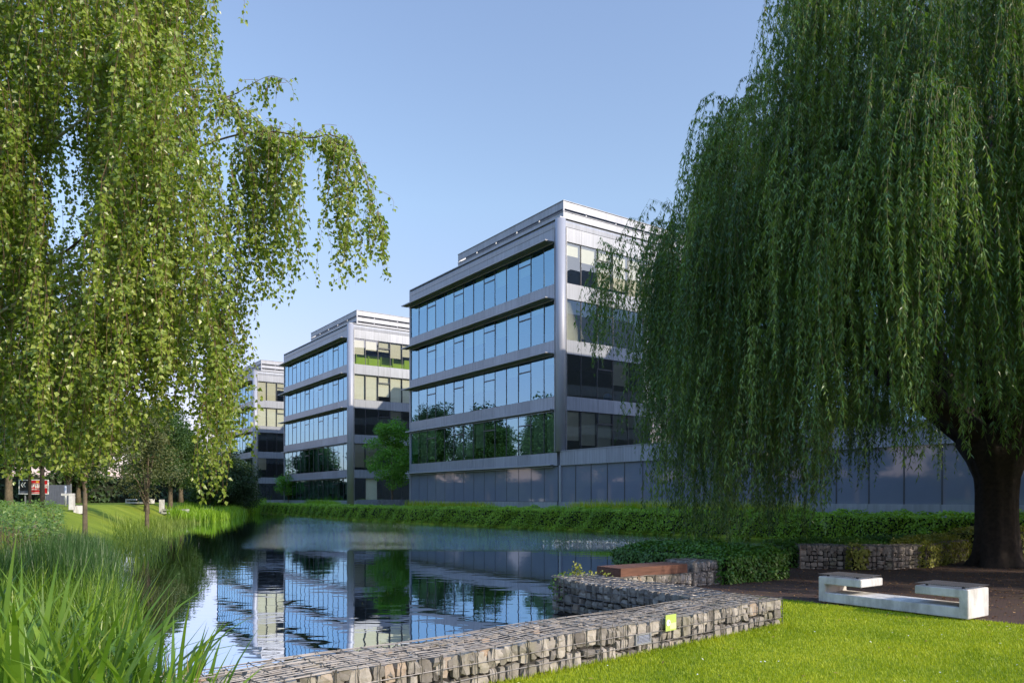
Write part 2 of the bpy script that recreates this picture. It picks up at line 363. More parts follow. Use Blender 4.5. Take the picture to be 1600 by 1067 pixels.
def ground_z(x, y):
    x = np.asarray(x, float); y = np.asarray(y, float)
    best = np.full(x.shape, 1e9); dk = [best.copy(), best.copy(), best.copy()]
    for a, b, k in SEG:
        ax, ay = a; bx, by = b; L = (bx-ax)**2+(by-ay)**2
        t = np.clip(((x-ax)*(bx-ax)+(y-ay)*(by-ay))/L, 0, 1)
        d = np.hypot(x-ax-t*(bx-ax), y-ay-t*(by-ay)); dk[k] = np.minimum(dk[k], d)
    d = np.minimum(np.minimum(dk[0], dk[1]), dk[2]); ins = inpoly(x, y, POND)
    near = np.zeros_like(x); far = -.1+.9*sst(.1, 1.3, dk[1])
    left = -.35+(1.55*sst(.0, 5, dk[2]))*sst(6, 24, y)+.35*sst(0, 1.5, dk[2])*(1-sst(6, 24, y))
    w0 = 1/(dk[0]+.05)**4; w1 = 1/(dk[1]+.05)**4*np.where(x > 0, sst(18, 21, y), 1); w2 = 1/(dk[2]+.05)**4
    g = (near*w0+far*w1+left*w2)/(w0+w1+w2)
    return np.where(ins, -.3-.9*sst(0, .8, d), g)
xs = np.concatenate([np.array([-900, -500, -300, -200, -150, -110]), np.arange(-90, 34, .5), np.array([36, 40, 50, 70, 110, 200, 400, 900])])
ys = np.concatenate([np.array([-300, -100, -40, -15]), np.arange(-6, 30, .35), np.arange(30, 116, .6), np.array([120, 130, 150, 200, 300, 500, 900, 1500])])
X, Y = np.meshgrid(xs, ys); Z = ground_z(X, Y)
nx, ny = len(xs), len(ys); i = (np.arange(ny-1)[:, None]*nx+np.arange(nx-1)).ravel()
gr = npmesh('ground', np.stack([X, Y, Z], -1).reshape(-1, 3), np.stack([i, i+1, i+nx+1, i+nx], 1), M['ground'], smooth=True)
tag(gr, 'green lawn ground sloping to the pond', kind='structure')
mb = MB(); mb.add([(-45, 0, WZ), (26, 0, WZ), (26, 112, WZ), (-45, 112, WZ)], [(0, 1, 2, 3)])
# the sheet runs under the banks
tag(mb.build('water', M['water']), 'still dark pond water mirroring the office blocks', kind='structure')
PAVE = [(1.9, 13.75), (3.0, 13.1), (3.62, 12.2), (4.45, 12.72), (6.9, 10.05), (9.5, 7.2), (18, 7.5), (24, 14), (22, 21.2), (12.6, 21.0), (10.2, 18.5), (8.7, 17.9), (7.0, 18.6), (5.0, 18.2), (3.9, 15.4)]
mb = MB(); mb.add([(x, y, .012) for x, y in PAVE], [tuple(range(len(PAVE)))])
tag(mb.build('paving', M['paving']), 'dark red brick paving in the shade of the willow', kind='structure')
mb = MB(); c = (-26.8, 71)
mb.add([(-31+4*math.cos(a)*1.0, 76+1.6*math.sin(a), float(ground_z(-31+4*math.cos(a), 76+1.6*math.sin(a)))+.05) for a in np.arange(0, 6.28, .4)], [tuple(range(16))])
tag(mb.build('path', M['sand']), 'pale sandy path bending through the far lawn', kind='structure')

# ---------------------------------------------------------------- office blocks
MESH = {}
STOREYS = [(16.97, 19.92), (12.95, 15.86), (8.94, 11.95), (4.93, 7.95), (1.43, 4.0)]
def cached(key, fn):
    if key not in MESH: MESH[key] = fn()
    return MESH[key]
def window(parent, loc, rz, wd, h, side, vent, blind, rng):
    """one window: frame > pane, blind"""
    def fr():
        mb = MB(); t = .026
        for a, b in (((0, -.008, 0), (t, .07, h)), ((wd-t, -.008, 0), (wd, .07, h)), ((t, -.006, 0), (wd-t, .065, t)), ((t, -.006, h-t), (wd-t, .065, h))): mb.box(a, b)
        if vent: mb.box((t, -.004, h*.72), (wd-t, .06, h*.72+.09)); 
        if vent and side == 'r':
            mb.box((t, -.06, h*.72+.09), (t+.05, .055, h-t), 0); mb.box((wd-t-.05, -.06, h*.72+.09), (wd-t, .055, h-t), 0)
        return mb.mesh('window', M['frame'] if not (side == 'r') else M['frame'])
    def pane():
        mb = MB(); mb.add([(.03, .02, .03), (wd-.03, .02, .03), (wd-.03, .02, h-.03), (.03, .02, h-.03)], [(0, 1, 2, 3)])
        return mb.mesh('pane', M['glass_left' if side == 'l' else 'glass_right'])
    f = link(bpy.data.objects.new('window', cached(('f', wd, h, side, vent), fr)), parent); f.location = loc; f.rotation_euler = (0, 0, rz)
    p = link(bpy.data.objects.new('pane', cached(('p', wd, h, side), pane)), f)
    a = rng.normal(size=2)*.004; p.rotation_euler = (a[0], 0, a[1])
    if blind > .02:
        q = round(blind, 1)
        def bl():
            mb = MB(); mb.box((.06, .20, h*(1-q)+.02), (wd-.06, .208, h-.02)); mb.box((.06, .19, h*(1-q)), (wd-.06, .215, h*(1-q)+.03))
            return mb.mesh('blind', M['blind'])
        link(bpy.data.objects.new('blind', cached(('b', wd, h, q), bl)), f)
def block(loc, label, nright, seed, podium, blinds, L=26.0, D=23.0):
    rng = np.random.default_rng(seed)
    root = empty('office_building', (loc[0], loc[1], 0), TH); tag(root, label, 'building', 'stepped row of glass office blocks along the pond')
    base = .8
    # horizontal bands with panel joints
    zs = [(19.92, 20.92), (15.86, 16.97), (11.95, 12.95), (7.95, 8.94), (4.0, 4.93), (base-.3, 1.43)]
    n = 14; dy = (D-.36)/n
    for z0, z1 in zs:
        mb = MB(); mb.box((.06, .4, z0+.02), (.35, D-.05, z1-.02), 1); mb.box((.4, .06, z0+.02), (L-.05, .35, z1-.02), 1)
        for i in range(n): mb.box((0, .36+i*dy+.006, z0), (.30, .36+(i+1)*dy-.006, z1))
        m = int((L-.42)/1.55)
        for i in range(m): mb.box((.42+i*1.55+.006, 0, z0), (.42+(i+1)*1.55-.006, .30, z1))
        mb.build('facade_band', [M['clad'], M['clad_dark']], root)
    # fascia above, coping, roof
    mb = MB()
    prof = [(20.95, 0), (21.25, -.02), (21.42, .04), (21.5, .14)]
    for (za, xa), (zb, xb) in zip(prof, prof[1:]):
        mb.add([(xa, 0, za), (xa, D, za), (xb, D, zb), (xb, 0, zb)], [(0, 1, 2, 3)]); mb.add([(0, xa, za), (L, xa, za), (L, xb, zb), (0, xb, zb)], [(0, 1, 2, 3)])
    mb.box((-.05, -.05, 21.5), (.3, D+.05, 21.57)); mb.box((.3, -.05, 21.5), (L+.05, .3, 21.57))
    mb.box((.03, .03, 20.92), (.25, D, 20.95), 1); mb.box((.25, .03, 20.92), (L, .25, 20.95), 1)
    mb.build('cornice', [M['clad'], M['clad_dark']], root)
    mb = MB(); mb.box((.3, .3, 20.9), (L-.3, D-.3, 21.35)); mb.build('roof', M['slab'], root)
    mb = MB(); mb.box((.0, D-.04, base-.3), (L, D+.18, 21.55)); mb.box((L-.2, .3, base-.3), (L, D-.05, 21.5))
    for z0, z1 in STOREYS[:4]: mb.box((1.5, D+.18, z0), (L-1.5, D+.2, z1), 1)
    mb.build('rear_wall', [M['clad'], M['clad_dark']], root)
    mb = MB()
    for z0, z1 in STOREYS: mb.box((.38, .38, z0-.42), (L-.25, D-.1, z0-.06)); mb.box((.45, .45, z1+.12), (L-.25, D-.1, z1+.16))
    mb.build('floor_slab', M['slab'], root)
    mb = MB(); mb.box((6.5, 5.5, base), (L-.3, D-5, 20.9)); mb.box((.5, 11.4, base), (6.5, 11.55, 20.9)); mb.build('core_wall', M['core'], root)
    # round corner column
    cb = 5.0 if podium else .9
    mb = MB(); mb.tube([(.16, .16, cb), (.16, .16, 21.45)], .37, 28)
    c = mb.build('corner_column', M['column_metal'], root, smooth=True)
    for p in c.data.polygons: p.use_smooth = abs(p.normal.z) < .5
    mb = MB(); mb.box((-.1, .52, cb), (0.02, .57, 20.9)); mb.box((.53, -.06, cb), (.57, .02, 20.9)); mb.build('edge_trim', M['frame_light'], root)
    # sun blades over the pond-side windows
    for k, (z0, z1) in enumerate(STOREYS):
        pr = .72 if k < 3 else .3
        mb = MB(); z = z1+.06
        mb.box((-pr, .75, z), (-.002, D+.45, z+.045)); mb.box((-pr-.02, .75, z-.03), (-pr, D+.45, z+.065), 0)
        for j in range(int((pr-.1)/.13)): mb.box((-pr+.08+j*.13, .8, z-.05), (-pr+.11+j*.13, D+.4, z), 2)
        mb.box((-.12, .75, z-.16), (-.09, D+.1, z-.12), 0)
        mb.build('sun_blade', [M['column_metal'], M['clad_dark'], M['frame_light']], root)
    # roof screen
    mb = MB()
    X0, Y0, X1, Y1 = 1.5, 1.5, L-2, 16.6
    for z0, z1 in ((22.95, 23.5), (22.3, 22.72), (21.66, 22.08)):
        mb.box((X0, Y0, z0), (X0+.06, Y1, z1)); mb.box((X0+.06, Y0, z0), (X1, Y0+.06, z1)); mb.box((X0+.06, Y1-.06, z0), (X1, Y1, z1))
        mb.box((X0-.05, Y0-.05, z1), (X0+.12, Y1, z1+.04)); mb.box((X0+.12, Y0-.05, z1), (X1, Y0+.12, z1+.04))
    for y in np.arange(Y0+.1, Y1, 3): mb.box((X0+.07, y, 21.35), (X0+.17, y+.1, 23.45), 0)
    for x in np.arange(X0+2.2, X1, 3): mb.box((x, Y0+.07, 21.35), (x+.1, Y0+.17, 23.45), 0)
    mb.box((X0-.02, Y0-.02, 21.35), (X0+.08, Y0+.08, 23.52), 0)
    mb.build('roof_screen', M['clad'], root)
    mb = MB(); mb.box((2.0, 2.0, 21.35), (L-2.6, 16.1, 23.25)); mb.build('plant_room', M['clad_dark'], root)
    mb = MB(); mb.box((14.25, D-7, 21.35), (L-.5, D, 24.5)); mb.build('stair_tower', M['clad'], root)
    # windows of the pond side
    for r, (z0, z1) in enumerate(STOREYS):
        for i in range(n):
            h = z1-z0
            if r == 4 and podium:
                def pn():
                    mb = MB(); mb.box((.035, 0, .03), (dy-.035, .04, h-.03)); mb.box((0, .01, 0), (.035, .06, h), 1); mb.box((dy-.035, .01, 0), (dy, .06, h), 1)
                    mb.box((.035, .012, 0), (dy-.035, .055, .03), 1); mb.box((.035, .012, h-.03), (dy-.035, .055, h), 1)
                    return mb.mesh('glass_panel', [M['frosted'], M['frame']])
                o = link(bpy.data.objects.new('glass_panel', cached(('gp', dy), pn)), root); o.location = (.10, D-i*dy, z0); o.rotation_euler = (0, 0, R_(-90))
                continue
            b = rng.choice([0, 0, 0, .2, .3, .5, 1.0]) if r < 3 else rng.choice([0, .9, 1.0, .7])
            window(root, (.06, D-i*dy, z0), R_(-90), dy, h, 'l', i % 3 == 2, b, rng)
    # windows of the end side
    for r, (z0, z1) in enumerate(STOREYS):
        h = z1-z0
        for i in range(nright):
            bl = blinds[r][i] if r < len(blinds) and i < len(blinds[r]) else rng.choice([0, .5, 1.0])
            if bl < 0: continue
            window(root, (.42+i*1.55, .07, z0), 0, 1.55, h, 'r', i % 3 == 2, bl, rng)
        # the rest of the row, out of sight behind trees and blocks
        x = .42+nright*1.55
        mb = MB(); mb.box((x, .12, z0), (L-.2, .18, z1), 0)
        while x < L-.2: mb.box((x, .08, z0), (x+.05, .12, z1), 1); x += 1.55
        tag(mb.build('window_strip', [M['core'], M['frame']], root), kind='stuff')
    return root
B1 = block(C1, 'nearest glass office block, its round grey corner column standing behind the long low podium', 7, 1, True,
      [[.3, .4, .9, .9, 1, 1, 1], [1, .9, .3, .6, 1, .5, 0], [0, 0, 0, .6, 0, .5, 0], [.7, .8, .9, .4, .3, 0, 0], [-1]*7])
B2 = block((-18.4, 85.6), 'middle glass office block, with lime green walls behind its top floor end windows', 6, 2, False,
      [[.6, .4, .4, .6, .5, .3], [1, 1, .8, 1, 1, 1], [0, 0, 0, .3, 0, 0], [.9, .9, .4, 0, 0, 0], [0, 1, 0, 0, 0, 0]])
B3 = block((-40, 117.2), 'farthest glass office block, partly hidden by the birch twigs', 3, 3, False,
      [[1, 1, .4], [1, 1, 1], [0, 0, 0], [.6, 0, 0], [0, 0, 0]])
C0 = C1-U1*39+U2*.3
B0 = block(C0, 'office block hidden behind the weeping willow', 0, 4, True, [], L=24)
mb = MB(); mb.box((.6, 1.4, 17.0), (12, 1.5, 18.35)); mb.box((3.3, 1.5, 17.0), (3.4, 5, 18.35)); mb.build('lime_partition', M['lime_wall'], B2)
bm = bmesh.new(); bmesh.ops.create_icosphere(bm, subdivisions=4, radius=.33); me = bpy.data.meshes.new('exercise_ball'); bm.to_mesh(me); bm.free()
me.materials.append(M['ball']); me.polygons.foreach_set('use_smooth', [True]*len(me.polygons))
o = link(bpy.data.objects.new('exercise_ball', me)); o.location = site(5.15, .75, 8.94+.33); tag(o, 'blue exercise ball behind a dark end window of the nearest office block', 'ball')

# the long podium: continues the pond side of the nearest block towards the right
pod = empty('podium_building', (float(C1[0]), float(C1[1]), 0), TH); tag(pod, 'long low grey podium with frosted glass panels, running behind the willow trunk', 'podium')
PL = 36.0; m = int(PL/1.62)
mb = MB(); mb.box((.06, -PL, 4.05), (.3, -.02, 4.95), 1); 
for i in range(m+1): mb.box((-.03, -(i+1)*1.62+.006, 4.0), (.25, -i*1.62-.006, 4.98))
mb.box((-.06, -PL, 4.98), (.3, 0, 5.05)); mb.build('facade_band', [M['clad'], M['clad_dark']], pod)
mb = MB(); mb.box((.06, -PL, .3), (.3, -.02, 1.41), 1)
for i in range(m+1): mb.box((-.02, -(i+1)*1.62+.006, .3), (.25, -i*1.62-.006, 1.43))
mb.build('plinth', [M['clad'], M['clad_dark']], pod)
for i in range(m+1):
    def pp():
        mb = MB(); h = 2.57
        mb.box((.03, 0, 0), (1.59, .04, h)); mb.box((-.03, -.02, 0), (.03, .05, h), 1)
        return mb.mesh('glass_panel', [M['frosted'], M['frame']])
    o = link(bpy.data.objects.new('glass_panel', cached('pp', pp)), pod); o.location = (.08, -i*1.62, 1.43); o.rotation_euler = (0, 0, R_(-90))
mb = MB(); mb.box((-.04, -.12, .5), (.1, .12, 4.0)); mb.build('pilaster', M['clad'], pod)
mb = MB(); mb.box((.3, -PL, 4.3), (14, -.02, 4.7)); mb.build('roof', M['slab'], pod)
mb = MB(); mb.box((13.8, -PL, .3), (14, -.02, 4.3)); mb.build('rear_wall', M['clad'], pod)

# planter wall between the two blocks
mb = MB(); pts = [site(x, y) for x, y in ((-2.5, 25), (4, 25), (4, 30), (-2.5, 30))]
mb.prism([(p[0], p[1]) for p in pts], .5, 1.55); tag(mb.build('planter', M['planter'], bevel=.03), 'low dark stone planter between the nearest and the middle block', 'planter')

# ---------------------------------------------------------------- stone filled gabion walls
g3 = np.array([(x, y, z) for x in (-1, 0, 1) for y in (-1, 0, 1) for z in (-1, 0, 1) if (x, y, z) != (0, 0, 0)], float)
def _quads():
    idx = {tuple(int(c) for c in p): i for i, p in enumerate(g3)}; F = []
    for ax in range(3):
        for s in (-1, 1):
            for a in (-1, 0):
                for b in (-1, 0):
                    q = []
                    for da, db in ((0, 0), (1, 0), (1, 1), (0, 1)):
                        c = [0, 0, 0]; c[ax] = s; c[(ax+1) % 3] = a+da; c[(ax+2) % 3] = b+db; q.append(idx[tuple(c)])
                    F.append(q if s > 0 else q[::-1])
    return np.array(F)
GQ = _quads()
def stones(rng, C, H):
    """C (n,3) centres, H (n,3) half sizes -> rounded, chipped stones"""
    n = len(C); p = 5.5
    T = g3/((np.abs(g3)**p).sum(1)**(1/p))[:, None]
    V = T[None]*(1+rng.normal(0, .055, (n, 26, 1)))+rng.normal(0, .05, (n, 26, 3))
    sh = rng.normal(0, .10, (n, 3, 1)); 
    V = V*H[:, None, :]
    V[:, :, 0] += V[:, :, 2]*sh[:, 0]; V[:, :, 2] += V[:, :, 0]*sh[:, 1]*.6; V[:, :, 1] += V[:, :, 0]*sh[:, 2]*.5
    V = V+C[:, None, :]
    F = (np.arange(n)[:, None, None]*26+GQ[None]).reshape(-1, 4)
    return V.reshape(-1, 3), F
def cells(rng, w, h, tw, th):
    out = []; st = [(0., 0., w, h)]
    while st:
        x, y, a, b = st.pop()
        ra, rb = a/(tw*rng.uniform(.75, 1.5)), b/(th*rng.uniform(.75, 1.5))
        if max(ra, rb) <= 1.25: out.append((x, y, a, b)); continue
        f = rng.uniform(.38, .62)
        if ra > rb: st += [(x, y, a*f, b), (x+a*f, y, a*(1-f), b)]
        else: st += [(x, y, a, b*f), (x, y+b*f, a, b*(1-f))]
    return np.array(out)
def gabion(name, loc, rz, L, W, H, label, seed, sides='fbltr', z0=0., tw=.13, th=.15, group='gabion walls by the pond', sag=.012, wires=True, parent=None):
    """a wire basket L long (x), W deep (y), from z0 to H"""
    rng = np.random.default_rng(seed)
    root = empty(name, loc, rz); tag(root, label, 'stone wall', group)
    C = []; Hs = []; d = .07
    def face(w, h, tw, th, put):
        c = cells(rng, w, h, tw, th); gap = rng.uniform(.003, .012, len(c))
        cx = c[:, 0]+c[:, 2]/2; cy = c[:, 1]+c[:, 3]/2; hx = c[:, 2]/2-gap; hy = c[:, 3]/2-gap
        dep = rng.uniform(.05, .09, len(c)); off = dep*.98+np.abs(rng.normal(0, .008, len(c)))
        put(cx, cy, hx, hy, dep, off)
    def P(x, y, z, a, b, c): C.append(np.stack([x, y, z], 1)); Hs.append(np.stack([a, b, c], 1))
    if 'f' in sides: face(L, H-z0, tw, th, lambda x, y, a, b, c, o: P(x, o, z0+y, a, c, b))
    if 'b' in sides: face(L, H-z0, tw, th, lambda x, y, a, b, c, o: P(x, W-o, z0+y, a, c, b))
    if 'l' in sides: face(W, H-z0, tw, th, lambda x, y, a, b, c, o: P(o, x, z0+y, c, a, b))
    if 'r' in sides: face(W, H-z0, tw, th, lambda x, y, a, b, c, o: P(L-o, x, z0+y, c, a, b))
    if 't' in sides: face(L, W, tw*1.0, th*.75, lambda x, y, a, b, c, o: P(x, y, H-o*.9-.004-rng.uniform(0, .05, len(x)), a*1.04, b*1.04, c))
    C = np.concatenate(C); Hs = np.concatenate(Hs)
    V, F = stones(rng, C, Hs)
    V[:, 2] += sag*np.sin(V[:, 0]*2.3+seed)*((V[:, 2]-z0)/(H-z0))
    npmesh('stone_fill', V, F, M['stone'], root)
    mb = MB(); mb.box((.06, .06, z0), (L-.06, W-.06, H-.06)); mb.build('inner_fill', M['stone_core'], root)
    if not wires: return root
    paths = []; r = .0042
    def ln(a, b, k=14, wob=.006):
        t = np.linspace(0, 1, k)[:, None]; p = np.array(a)*(1-t)+np.array(b)*t
        p = p+rng.normal(0, wob, (k, 3))*np.array([1, 1, 1]); paths.append(p)
    e = .008
    for y in np.arange(0, W+.01, .07): ln((0, y, H+e), (L, y, H+e))
    for x in np.arange(0, L+.01, .20): ln((x, 0, H+e+.003), (x, W, H+e+.003))
    for yy, s in ((-e, 'f'), (W+e, 'b')):
        if s in sides:
            for z in np.arange(H, z0-.01, -.125): ln((0, yy, z), (L, yy, z))
            for x in np.arange(0, L+.01, .20): ln((x, yy-.002, z0), (x, yy-.002, H+e), wob=.004)
            for x in np.arange(0, L+.01, 1.0): ln((x, yy-.006, z0), (x, yy-.006, H+e), wob=.002); ln((x+.012, yy-.006, z0), (x+.012, yy-.006, H+e), wob=.002)
    for xx, s in ((-e, 'l'), (L+e, 'r')):
        if s in sides:
            for z in np.arange(H, z0-.01, -.125): ln((xx, 0, z), (xx, W, z))
            for y in np.arange(0, W+.01, .17): ln((xx, y, z0), (xx, y, H+e))
    A = np.stack(paths); V, F = tubes(A, np.full(A.shape[:2], r), 4)
    V[:, 2] += sag*np.sin(V[:, 0]*2.3+seed)*((V[:, 2]-z0)/(H-z0))
    npmesh('wire_cage', V, F, M['wire'], root)
    return root
A1 = math.atan2(.655, .756)
# long near wall: its lawn-side top edge runs from (-4.4,3.2) to (3.62,10.13)
K = np.array([3.62, 10.13]); d1 = np.array([math.cos(A1), math.sin(A1)]); n1 = np.array([-d1[1], d1[0]])
L1 = 10.6; s1 = K-d1*L1
wall_near = gabion('gabion_wall', (s1[0], s1[1], 0), A1, L1, .70, .36, 'long gabion wall of pale stones in wire mesh along the front lawn, carrying the lime green sign', 11, 'fbtr', z0=-.10, tw=.14, th=.18)
# return wall, runs from the corner out into the pond
A2 = math.atan2(.827, -.562); d2 = np.array([math.cos(A2), math.sin(A2)])
# local x from corner outwards; local +y is the pond side (dark face)
o2 = K+n1*.70+(-d1*0.02)
o2 = K+n1*.02
L2 = 3.95
wall_ret = gabion('gabion_wall', (K[0]+n1[0]*.68, K[1]+n1[1]*.68, 0), A2, 3.35, .74, .35, 'shorter gabion wall jutting from the corner into the pond, its water face in dark shade', 12, 'fbtr', z0=-.22, tw=.15, th=.13)
mb = MB(); mb.box((.4, .1, -.7), (3.2, .72, -.23)); mb.build('footing', M['bark_dark'], wall_ret)
# block carrying the wooden deck seat, then the ivy block
wall_blk = gabion('gabion_wall', (1.80, 13.28, 0), TH, 2.65, .74, .28, 'gabion block of squarish grey stones under the wooden deck seat', 13, 'fbltr', z0=-.6, tw=.13, th=.12)
mb = MB()
root = empty('deck_seat', (1.93, 13.40, 0), TH); tag(root, 'dark red brown wooden deck seat lying on the gabion block by the water', 'wooden seat')
for i in range(5): mb.box((0, .03+i*.124, .425), (1.72, .03+i*.124+.116, .45))
mb.build('plank_top', M['wood'], root, bevel=.004)
mb = MB(); mb.box((0, 0, .285), (1.72, .026, .45)); mb.box((0, .026, .285), (.026, .645, .423)); mb.box((1.694, .026, .285), (1.72, .645, .423)); mb.box((.026, .62, .285), (1.694, .645, .423)); mb.build('apron', M['wood'], root, bevel=.003)
# raised end of the block beside the seat
gabion('gabion_wall', (1.80+U2[0]*2.02, 13.28+U2[1]*2.02-.02, 0), TH, .95, .70, .47, 'square gabion stub between the wooden deck seat and the ivy block', 14, 'fbltr', z0=-.05, tw=.12, th=.12)
# curved retaining wall at the back, three straight baskets
pts = [(6.9, 18.1), (8.2, 17.9), (9.0, 17.85), (10.1, 18.45), (12.4, 20.6), (15.2, 22.3)]
LB = ['short shaded gabion piece at the left end of the back wall, ivy hanging over it', 'narrow gabion piece of the back wall next to the hanging ivy', 'sun-flecked middle gabion piece of the back wall', 'gabion piece of the back wall left of the willow trunk, under yellowish ivy', 'gabion piece of the back wall behind and right of the willow trunk']
for k, (a, b) in enumerate(zip(pts, pts[1:])):
    gabion('gabion_wall', (a[0], a[1], 0), math.atan2(b[1]-a[1], b[0]-a[0]), math.dist(a, b), .6, .57, LB[k], 20+k, 'ftlr', z0=-.05, tw=.13, th=.12)

# ---------------------------------------------------------------- signs
gs = empty('info_sign', (float((K-d1*2.56)[0]), float((K-d1*2.56)[1]), 0), A1); tag(gs, 'small lime green square sign with a white emblem, fixed to the near gabion wall', 'sign')
# local x along the wall, -y towards the lawn
mb = MB(); mb.box((0, -.045, .215), (.19, -.037, .395)); mb.build('sign_plate', M['sign_green'], gs)
mb = MB(); mb.box((.075, -.0475, .232), (.186, -.046, .300)); mb.build('sign_band', M['sign_pale'], gs)
mb = MB()
cx, cz, r = .045, .308, .036
pp = [(cx+r*math.cos(t)*(.9 if math.cos(t) > 0 else 1), cz+r*math.sin(t)) for t in np.linspace(.55, 5.7, 20)]
pp += [(cx+.012, cz-.012), (cx+.002, cz+.004), (cx+.014, cz+.012)]
mb.add([(x, -.0492, z) for x, z in pp], [tuple(range(len(pp)))])
for j in range(3): mb.add([(cx+.02+j*.007, -.0492, cz-.03+j*.008), (cx+.024+j*.007, -.0492, cz-.03+j*.008), (cx+.03+j*.006, -.0492, cz+.01+j*.004), (cx+.026+j*.006, -.0492, cz+.01+j*.004)], [(0, 1, 2, 3)])
mb.build('emblem', M['white_paint'], gs)
vt = empty('vent_box', (float((K-d1*3.03)[0]), float((K-d1*3.03)[1]), 0), A1); tag(vt, 'grey louvred vent box set low in the near gabion wall, left of the green sign', 'vent')
mb = MB(); mb.box((0, -.012, .11), (.26, .03, .125)); mb.box((0, -.012, .215), (.26, .03, .228)); mb.box((0, -.012, .125), (.015, .03, .215)); mb.box((.245, -.012, .125), (.26, .03, .215)); mb.box((.015, .02, .125), (.245, .03, .215), 1); mb.build('vent_frame', [M['frame_light'], M['stone_core']], vt)
mb = MB()
for j in range(6): z = .128+j*.0145; mb.add([(.015, -.016, z), (.245, -.016, z), (.245, -.008, z+.008), (.015, -.008, z+.008)], [(0, 1, 2, 3)])
mb.build('louvre', M['clad'], vt)

bb = empty('billboard', (-29.4, 45, 0), .05); tag(bb, 'white framed billboard with a black arrow panel and a red lettered panel', 'sign')
mb = MB()
for a, b in (((0, 0, 1.93), (1.72, .06, 1.98)), ((0, 0, 2.76), (1.72, .06, 2.81)), ((0, 0, 1.98), (.05, .06, 2.76)), ((1.67, 0, 1.98), (1.72, .06, 2.76))): mb.box(a, b)
mb.build('sign_frame', M['white_paint'], bb)
mb = MB(); mb.box((.05, .01, 2.14), (.58, .05, 2.76)); mb.build('black_panel', M['sign_black'], bb)
mb = MB(); mb.box((.05, .01, 1.98), (.58, .048, 2.14)); mb.build('grey_panel', M['fence'], bb)
mb = MB(); mb.box((.58, .012, 1.98), (1.67, .05, 2.76)); mb.build('red_panel', M['sign_red'], bb)
mb = MB()
for x in (.12, .26): 
    mb.add([(x, .004, 2.50), (x+.05, .004, 2.50), (x+.15, .004, 2.62), (x+.11, .004, 2.65)], [(0, 1, 2, 3)]); mb.add([(x, .004, 2.50), (x+.05, .004, 2.50), (x+.15, .004, 2.38), (x+.11, .004, 2.35)], [(0, 1, 2, 3)])
mb.build('chevron', M['white_paint'], bb)
mb = MB(); rg = np.random.default_rng(5)
# the lettering in the photo is too small to read: rows of broken white strokes of the same size
for z0, z1, x0, x1 in ((2.30, 2.52, .64, 1.60), (2.53, 2.58, .70, 1.3), (2.19, 2.24, .70, 1.5), (2.03, 2.06, .7, 1.5)):
    x = x0
    while x < x1:
        q = (z1-z0)*rg.uniform(.35, .6); mb.box((x, .004, z0), (x+q*.35, .011, z1)); mb.box((x+q*.35, .004, z0+(z1-z0)*rg.choice([.0, .4, .8])), (x+q, .011, z0+(z1-z0)*rg.choice([.95, 1.0]))); x += q*1.35
mb.build('lettering', M['white_paint'], bb)
mb = MB(); mb.box((1.0, .004, 2.62), (1.16, .01, 2.72)); mb.build('yellow_mark', M['yellow'], bb)
for x in (.3, 1.45): mb = MB(); mb.box((x, .07, .9), (x+.06, .13, 2.7)); mb.build('post', M['frame_light'], bb)
fc = empty('metal_fence', (-37.4, 60, 0), .08); tag(fc, 'grey sheet metal fence right of the red billboard', 'fence')
mb = MB()
for i in range(11): mb.box((i*.2, 0, 1.0), (i*.2+.185, .03, 2.75))
mb.build('fence_panel', M['fence'], fc)
for i in range(2): mb = MB(); mb.box((i*2.2, .03, .9), (i*2.2+.07, .1, 2.85)); mb.build('fence_post', M['frame_light'], fc)
wp = empty('white_post', (-27.9, 47.2, 0)); tag(wp, 'thin white marker post at the right end of the grey fence', 'post')
mb = MB(); mb.tube([(0, 0, 1.1), (0, 0, 2.42)], .06, 10); mb.build('post_shaft', M['white_paint'], wp, smooth=True); mb = MB(); mb.tube([(0, 0, 2.42), (0, 0, 2.47)], [.06, .02], 10); mb.build('post_cap', M['white_paint'], wp)

